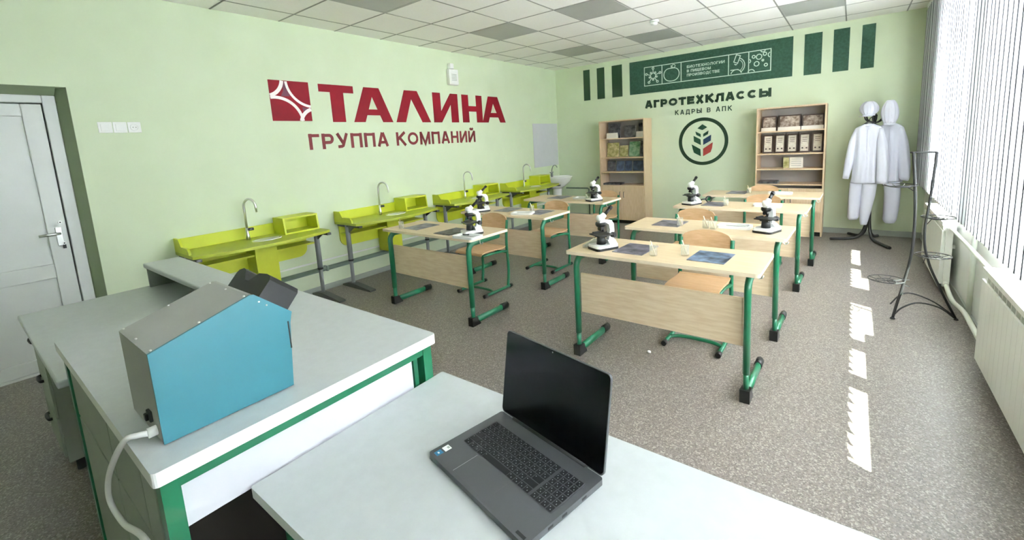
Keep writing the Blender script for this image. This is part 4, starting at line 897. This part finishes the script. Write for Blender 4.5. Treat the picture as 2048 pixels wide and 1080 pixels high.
MB().tube(catmull([sp_(0.005, 0.03), sp_(0.06, 0.09), sp_(0.16, 0.13), sp_(0.30, 0.095), sp_(0.41, 0.01)]), 0.006, 8).build('arch', 'blackm', ps)
MB().tube(catmull([sp_(-0.01, 0.11, 0.02), sp_(0.06, 0.165, 0.05), sp_(0.14, 0.185, 0.06), sp_(0.27, 0.135, 0.03), sp_(0.40, 0.03, 0)]), 0.005, 8).build('arch', 'blackm', ps)
f = MB(); f.lathe([(0.018, 0), (0.012, 0.012)], 12, 0, Matrix.Translation(sp_(0, 0))); f.lathe([(0.015, 0), (0.01, 0.012)], 12, 0, Matrix.Translation(sp_(0.414, 0))); f.build('foot', 'blackm', ps)
for (s, z, r, side) in ((-0.012, 1.035, 0.10, 1), (0.245, 0.79, 0.095, -1), (0.23, 0.50, 0.105, -1), (-0.06, 0.315, 0.11, 1)):
    f = MB(); c = Vector(sp_(s, z, -0.0))
    for rr in (r, r * 0.55): f.tube([tuple(c + PU * rr * math.cos(2 * PI * k / 28) + PNN * rr * math.sin(2 * PI * k / 28) + Vector((0, 0, 0.0 if rr == r else -0.012))) for k in range(28)], 0.003, 6, closed=True)
    for k in range(4):
        a = PI * k / 4; d = PU * math.cos(a) + PNN * math.sin(a); f.tube([tuple(c - d * r), tuple(c - d * r * 0.55 - Vector((0, 0, 0.012))), tuple(c + d * r * 0.55 - Vector((0, 0, 0.012))), tuple(c + d * r)], 0.0022, 6)
    f.tube([tuple(c + PU * side * r * 0.4 - Vector((0, 0, 0.012))), sp_(0.098 if side > 0 else 0.172, z - 0.06)], 0.003, 6)
    f.tube([tuple(c + Vector((0, 0, -0.012))), sp_(0.095 if side > 0 else 0.175, z - 0.005)], 0.003, 6)
    f.build('ring_shelf', 'blackm', ps)

tag(MB().box(-0.05, 0.05, -0.25, 0.25, 0, 0.07, bev=0.015).build('yellow_item', 'yellow', None, (5.475, 6.55, 0.70)), 'unidentified yellow item on the far window sill behind the blind', 'cloth')  # plain block standing in for an unidentified yellow shape at the window

# ------------------------------------------------------------------ teacher's grey desk with riser shelf
gd = thing('teacher_desk', 'grey desk with drawers and raised back shelf beside the door', 'desk', (1.162, 0.15, 0))
MB().box(0, 1.246, 0, 0.72, 0.722, 0.75, bev=0.006).build('desktop', 'top', gd)
MB().box(0.03, 1.24, 0.535, 0.72, 0.872, 0.90, bev=0.006).build('raised_shelf', 'top', gd)
f = MB(); f.box(0.045, 0.063, 0.545, 0.72, 0.7505, 0.872); f.box(1.21, 1.228, 0.545, 0.72, 0.7505, 0.872); f.box(0.063, 1.21, 0.70, 0.715, 0.7505, 0.872); f.build('shelf_support', 'side', gd)
f = MB(); f.box(0.03, 0.048, 0.04, 0.68, 0.06, 0.722); f.box(0.43, 0.448, 0.04, 0.68, 0.06, 0.722); f.box(0.048, 0.43, 0.06, 0.68, 0.06, 0.08); f.box(0.048, 0.43, 0.66, 0.68, 0.08, 0.722); f.build('pedestal', 'side', gd)
for k in range(3):
    z = 0.085 + k * 0.212; d = MB().box(0.05, 0.428, 0.030, 0.04, z, z + 0.206, bev=0.002).build('drawer', 'side', gd)
    f = MB(); f.tube(catmull([(0.10, 0.032, z + 0.13), (0.105, 0.02, z + 0.13), (0.15, 0.016, z + 0.13), (0.195, 0.02, z + 0.13), (0.20, 0.032, z + 0.13)]), 0.008, 8); f.build('handle', 'black', d)
f = MB()
for a, b in ((0.04, 0.08), (0.04, 0.64), (0.42, 0.08), (0.42, 0.64)): f.cyl(a, b, 0, 0.06, 0.018, 10)
f.build('foot', 'black', gd)
MB().box(1.19, 1.208, 0.05, 0.68, 0, 0.722).build('side_panel', 'side', gd); MB().box(0.449, 1.19, 0.60, 0.616, 0.3, 0.722).build('modesty_panel', 'side', gd)

# demonstration bench
db = thing('demonstration_bench', 'tall grey topped bench with green steel frame carrying the teal machine', 'bench', (2.408, 0.165, 0))
Wb, Dbn = 1.165, 0.742
f = MB(); f.prism(rrect(0, Wb, 0, Dbn, 0.012, 4), 0.868, 0.90, 'z', 1, capmi=0); f.build('worktop', ['top', 'edge'], db)
xr = Wb - 0.016
f = MB(); f.box(xr - 0.04, xr, 0.012, 0.045, 0, 0.872); lgm = f.build('leg', 'green', db)
MB().box(xr - 0.04, xr, Dbn - 0.045, Dbn - 0.012, 0, 0.872).build('leg', 'green', db); MB().box(0.02, 0.06, 0.012, 0.045, 0, 0.872).build('leg', 'green', db); MB().box(0.02, 0.06, Dbn - 0.045, Dbn - 0.012, 0, 0.872).build('leg', 'green', db)
for z in (0.838, 0.10): MB().box(xr - 0.035, xr - 0.002, 0.045, Dbn - 0.045, z, z + 0.03).build('frame_rail', 'green', db)
MB().box(xr - 0.03, xr - 0.012, 0.046, Dbn - 0.085, 0.735, 0.838).build('end_panel', 'white_board', db)
MB().box(xr - 0.036, xr - 0.012, Dbn - 0.078, Dbn - 0.062, 0.13, 0.842).build('frame_upright', 'green', db)
f = MB(); f.box(0.0625, 0.078, 0.03, Dbn - 0.02, 0.08, 0.866); f.box(0.6, 0.615, 0.04, Dbn - 0.05, 0.096, 0.866); f.box(0.078, xr - 0.075, 0.04, Dbn - 0.03, 0.08, 0.096); f.box(0.078, xr - 0.075, Dbn - 0.05, Dbn - 0.035, 0.096, 0.866); f.build('cabinet_body', 'inner_shade', db)  # closed cabinet's inner shade is put into the dark board colour
MB().box(0.08, xr - 0.077, 0.031, 0.0395, 0.085, 0.868).build('seam_shade', 'gap', db)  # black sheet added behind the fronts, painting the shade in their seams
for a, b in ((0.082, 0.62), (0.628, 0.945), (0.953, 1.065)): MB().box(a, b, 0.016, 0.03, 0.64, 0.866, bev=0.002).build('drawer', 'side', db)
for a, b in ((0.082, 0.62), (0.628, 1.065)): MB().box(a, b, 0.016, 0.03, 0.09, 0.631, bev=0.002).build('door', 'side', db)

# laptop table
tt = thing('laptop_table', 'low grey topped table with green legs under the laptop', 'table', (3.5595, 0.33, 0))
f = MB(); f.prism(rrect(0, 1.4, 0, 0.603, 0.006, 4), 0.724, 0.75, 'z', 1, capmi=0); f.build('tabletop', ['top', 'edge'], tt)
for a in (0.05, 1.31):
    for b in (0.04, 0.525): MB().box(a, a + 0.04, b, b + 0.04, 0, 0.724).build('leg', 'green', tt)
for q in ((0.055, 0.085, 0.08, 0.525), (1.315, 1.345, 0.08, 0.525), (0.09, 1.31, 0.53, 0.56)): MB().box(*q, 0.68, 0.724).build('frame_rail', 'green', tt)

# ------------------------------------------------------------------ teal machine
dv = thing('lab_analyser', 'teal sided grey metal analyser with a black eyepiece on the bench', 'analyser', (3.245, 0.21, 0.90))
PR = [(0.0, 0.004), (0.275, 0.004), (0.288, 0.172), (0.294, 0.20), (0.214, 0.27), (0.205, 0.272), (0.0, 0.208)]
f = MB(); f.prism(PR, 0.0, 0.235, 'x'); hs = f.build('housing', 'case_grey', dv)
PRb = [(-0.001, 0.004), (0.276, 0.004), (0.289, 0.172), (0.296, 0.20), (0.214, 0.2715), (0.205, 0.2735), (-0.001, 0.2095)]
MB().prism(PRb, 0.235, 0.242, 'x').build('side_panel', 'teal', dv)
f = MB()
for a in (0.03, 0.21):
    for b in (0.03, 0.25): f.cyl(a, b, 0, 0.005, 0.012, 10)
f.build('foot', 'black', dv)
f = MB()
def slope(y): return 0.208 + (0.064 / 0.205) * y
for xq in (0.008, 0.115, 0.226):
    for yq in (0.008, 0.197): f.ball((xq, yq, slope(yq) + 0.0005), 0.003, n=8)
for xq in (0.008, 0.226): f.ball((xq, 0.1, slope(0.1) + 0.0005), 0.003, n=8)
for yq in (0.222, 0.238): f.ball((0.2425, yq, 0.258 - (yq - 0.214) * 0.87), 0.0025, n=8)
f.build('screw', 'chrome', hs)
MB().box(0.2415, 0.2435, 0.2815, 0.2845, 0.105, 0.178).build('slot', 'gap', dv)
# eyepiece hood on the sloping front
X = Matrix.Translation((0.0, 0.254, 0.235)) @ Matrix.Rotation(math.radians(-41), 4, 'X')
prof = [(0.045, 0.0), (0.235, 0.0), (0.235, 0.048), (0.225, 0.058), (0.205, 0.06), (0.165, 0.056), (0.15, 0.042), (0.135, 0.03), (0.115, 0.03), (0.10, 0.042), (0.088, 0.054), (0.07, 0.058), (0.05, 0.05), (0.045, 0.04)]
f = MB(); f.prism(prof, -0.038, 0.046, 'y', X=X); f.build('eyepiece_hood', 'black', dv)
f = MB(); f.tube([(0.195, 0.002, 0.022), (0.195, -0.016, 0.022)], 0.011, 14, 0); f.build('cable_gland', 'white', dv)
f = MB(); f.box(0.155, 0.18, -0.006, 0.001, 0.035, 0.06, bev=0.002); f.box(0.16, 0.175, -0.012, -0.006, 0.04, 0.055, bev=0.002); f.build('power_switch', 'black', dv)
cp = [(3.44, 0.196, 0.922), (3.425, 0.181, 0.920), (3.39, 0.164, 0.905), (3.30, 0.150, 0.825), (3.15, 0.149, 0.70), (3.09, 0.152, 0.61), (3.20, 0.157, 0.60), (3.44, 0.157, 0.690), (3.53, 0.17, 0.60), (3.54, 0.17, 0.3), (3.53, 0.16, 0.05), (3.45, 0.10, 0.008), (3.2, 0.02, 0.007)]
tag(MB().tube(catmull(cp, 8), 0.0065, 10).build('power_cable', 'cable'), 'thick white power cable looping from the teal machine', 'cable')

# ------------------------------------------------------------------ laptop
LA = math.radians(-11.9)
lt = thing('laptop', 'open dark grey laptop with a black screen on the table', 'laptop', (3.843, 0.622, 0.75), LA)
LW, LD = 0.352, 0.232
f = MB(); f.prism(rrect(0, LW, 0, LD, 0.007, 5), 0.003, 0.017, 'z'); bs = f.build('base', 'lap', lt)
f = MB()
for a, b in ((0.03, 0.02), (LW - 0.03, 0.02), (0.03, LD - 0.02), (LW - 0.03, LD - 0.02)): f.cyl(a, b, 0, 0.004, 0.008, 10)
f.build('rubber_foot', 'black', bs)
kx0, kx1, ky0, ky1 = 0.026, 0.337, 0.084, 0.191
kb = MB().prism(rrect(kx0, kx1, ky0, ky1, 0.004, 3), 0.0171, 0.0174, 'z').build('keyboard', 'deck', lt)
rows = 6; rh = (ky1 - ky0) / rows; main = 0.78
proto = {}
def keymesh(wk, hk):
    k = (round(wk, 4), round(hk, 4))
    if k not in proto:
        f = MB(); f.box(-wk / 2, wk / 2, -hk / 2, hk / 2, 0, 0.0012, 0, bev=0.0004, seg=1)
        q = min(wk, hk); f.box(-wk / 2 + 0.003, -wk / 2 + 0.0048, hk * 0.10, hk * 0.24, 0.0012, 0.00135, 1)
        if wk < 0.02: f.box(wk * 0.08, wk * 0.2, -hk * 0.28, -hk * 0.14, 0.0012, 0.00135, 1)
        proto[k] = f.build('key', ['lapkey', 'legend'], kb); return proto[k]
    o = proto[k].copy(); COL.objects.link(o); o.parent = kb; return o
for r in range(rows):
    yc = ky0 + rh * (r + 0.5); n = (9, 12, 13, 14, 14, 14)[r]; mw = (kx1 - kx0) * main
    ws = [1.0] * n
    if r == 0: ws = [1.2, 1, 1, 1.1, 5.2, 1.1, 1, 1, 1]
    if r == 1: ws[0] = 1.9; ws[-1] = 2.1
    if r == 2: ws[0] = 1.5; ws[-1] = 1.6
    tot = sum(ws); xx = kx0 + 0.002
    for q in ws:
        wk = q / tot * (mw - 0.004); o = keymesh(wk - 0.0022, rh - 0.0024); o.location = (xx + wk / 2, yc, 0.0174); xx += wk
    for c in range(4):
        wk = (kx1 - 0.002 - (kx0 + mw + 0.004)) / 4; o = keymesh(wk - 0.0022, rh - 0.0024); o.location = (kx0 + mw + 0.004 + wk * (c + 0.5), yc, 0.0174)
f = MB(); f.box(0.095, 0.215, 0.010, 0.078, 0.0171, 0.0173, 0); f.box(0.0945, 0.0955, 0.0095, 0.0785, 0.0171, 0.0176, 1); f.build('touchpad', ['lap', 'legend'], lt)
f = MB(); f.box(0.012, 0.028, 0.008, 0.026, 0.0171, 0.0174, 0); f.box(0.017, 0.023, 0.0145, 0.0185, 0.0174, 0.0176, 1); f.build('blue_sticker', ['blue', 'white'], lt)
f = MB(); f.box(0.011, 0.029, 0.031, 0.049, 0.0171, 0.0174, 0); f.box(0.0165, 0.0245, 0.041, 0.047, 0.0174, 0.0176, 1); f.build('white_sticker', ['white', 'base'], lt)
f = MB(); f.box(0.318, 0.342, 0.006, 0.013, 0.0171, 0.0174); f.build('badge', 'black', lt)
f = MB()
for a in (0.06, 0.10, 0.16): f.box(LW - 0.0005, LW + 0.0006, a, a + 0.014, 0.007, 0.012)
f.build('port', 'black', lt)
MB().tube([(0.05, LD + 0.001, 0.016), (LW - 0.05, LD + 0.001, 0.016)], 0.007, 12).build('hinge', 'black', lt)
X = Matrix.Translation((0, LD, 0.018)) @ Matrix.Rotation(math.radians(-9.5), 4, 'X')
ld = MB().prism(rrect(0, LW, 0, 0.228, 0.012, 5), 0.0, 0.006, 'y', X=X).build('lid', 'lap', lt)
MB().prism(rrect(0.002, LW - 0.002, 0.004, 0.226, 0.010, 5), -0.001, 0.0, 'y', X=X).build('screen', 'screen', ld)
f = MB(); f.tube([(LW / 2, -0.001, 0.2215), (LW / 2, -0.0016, 0.2215)], 0.0018, 10, X=X); f.build('webcam', 'legend', ld)
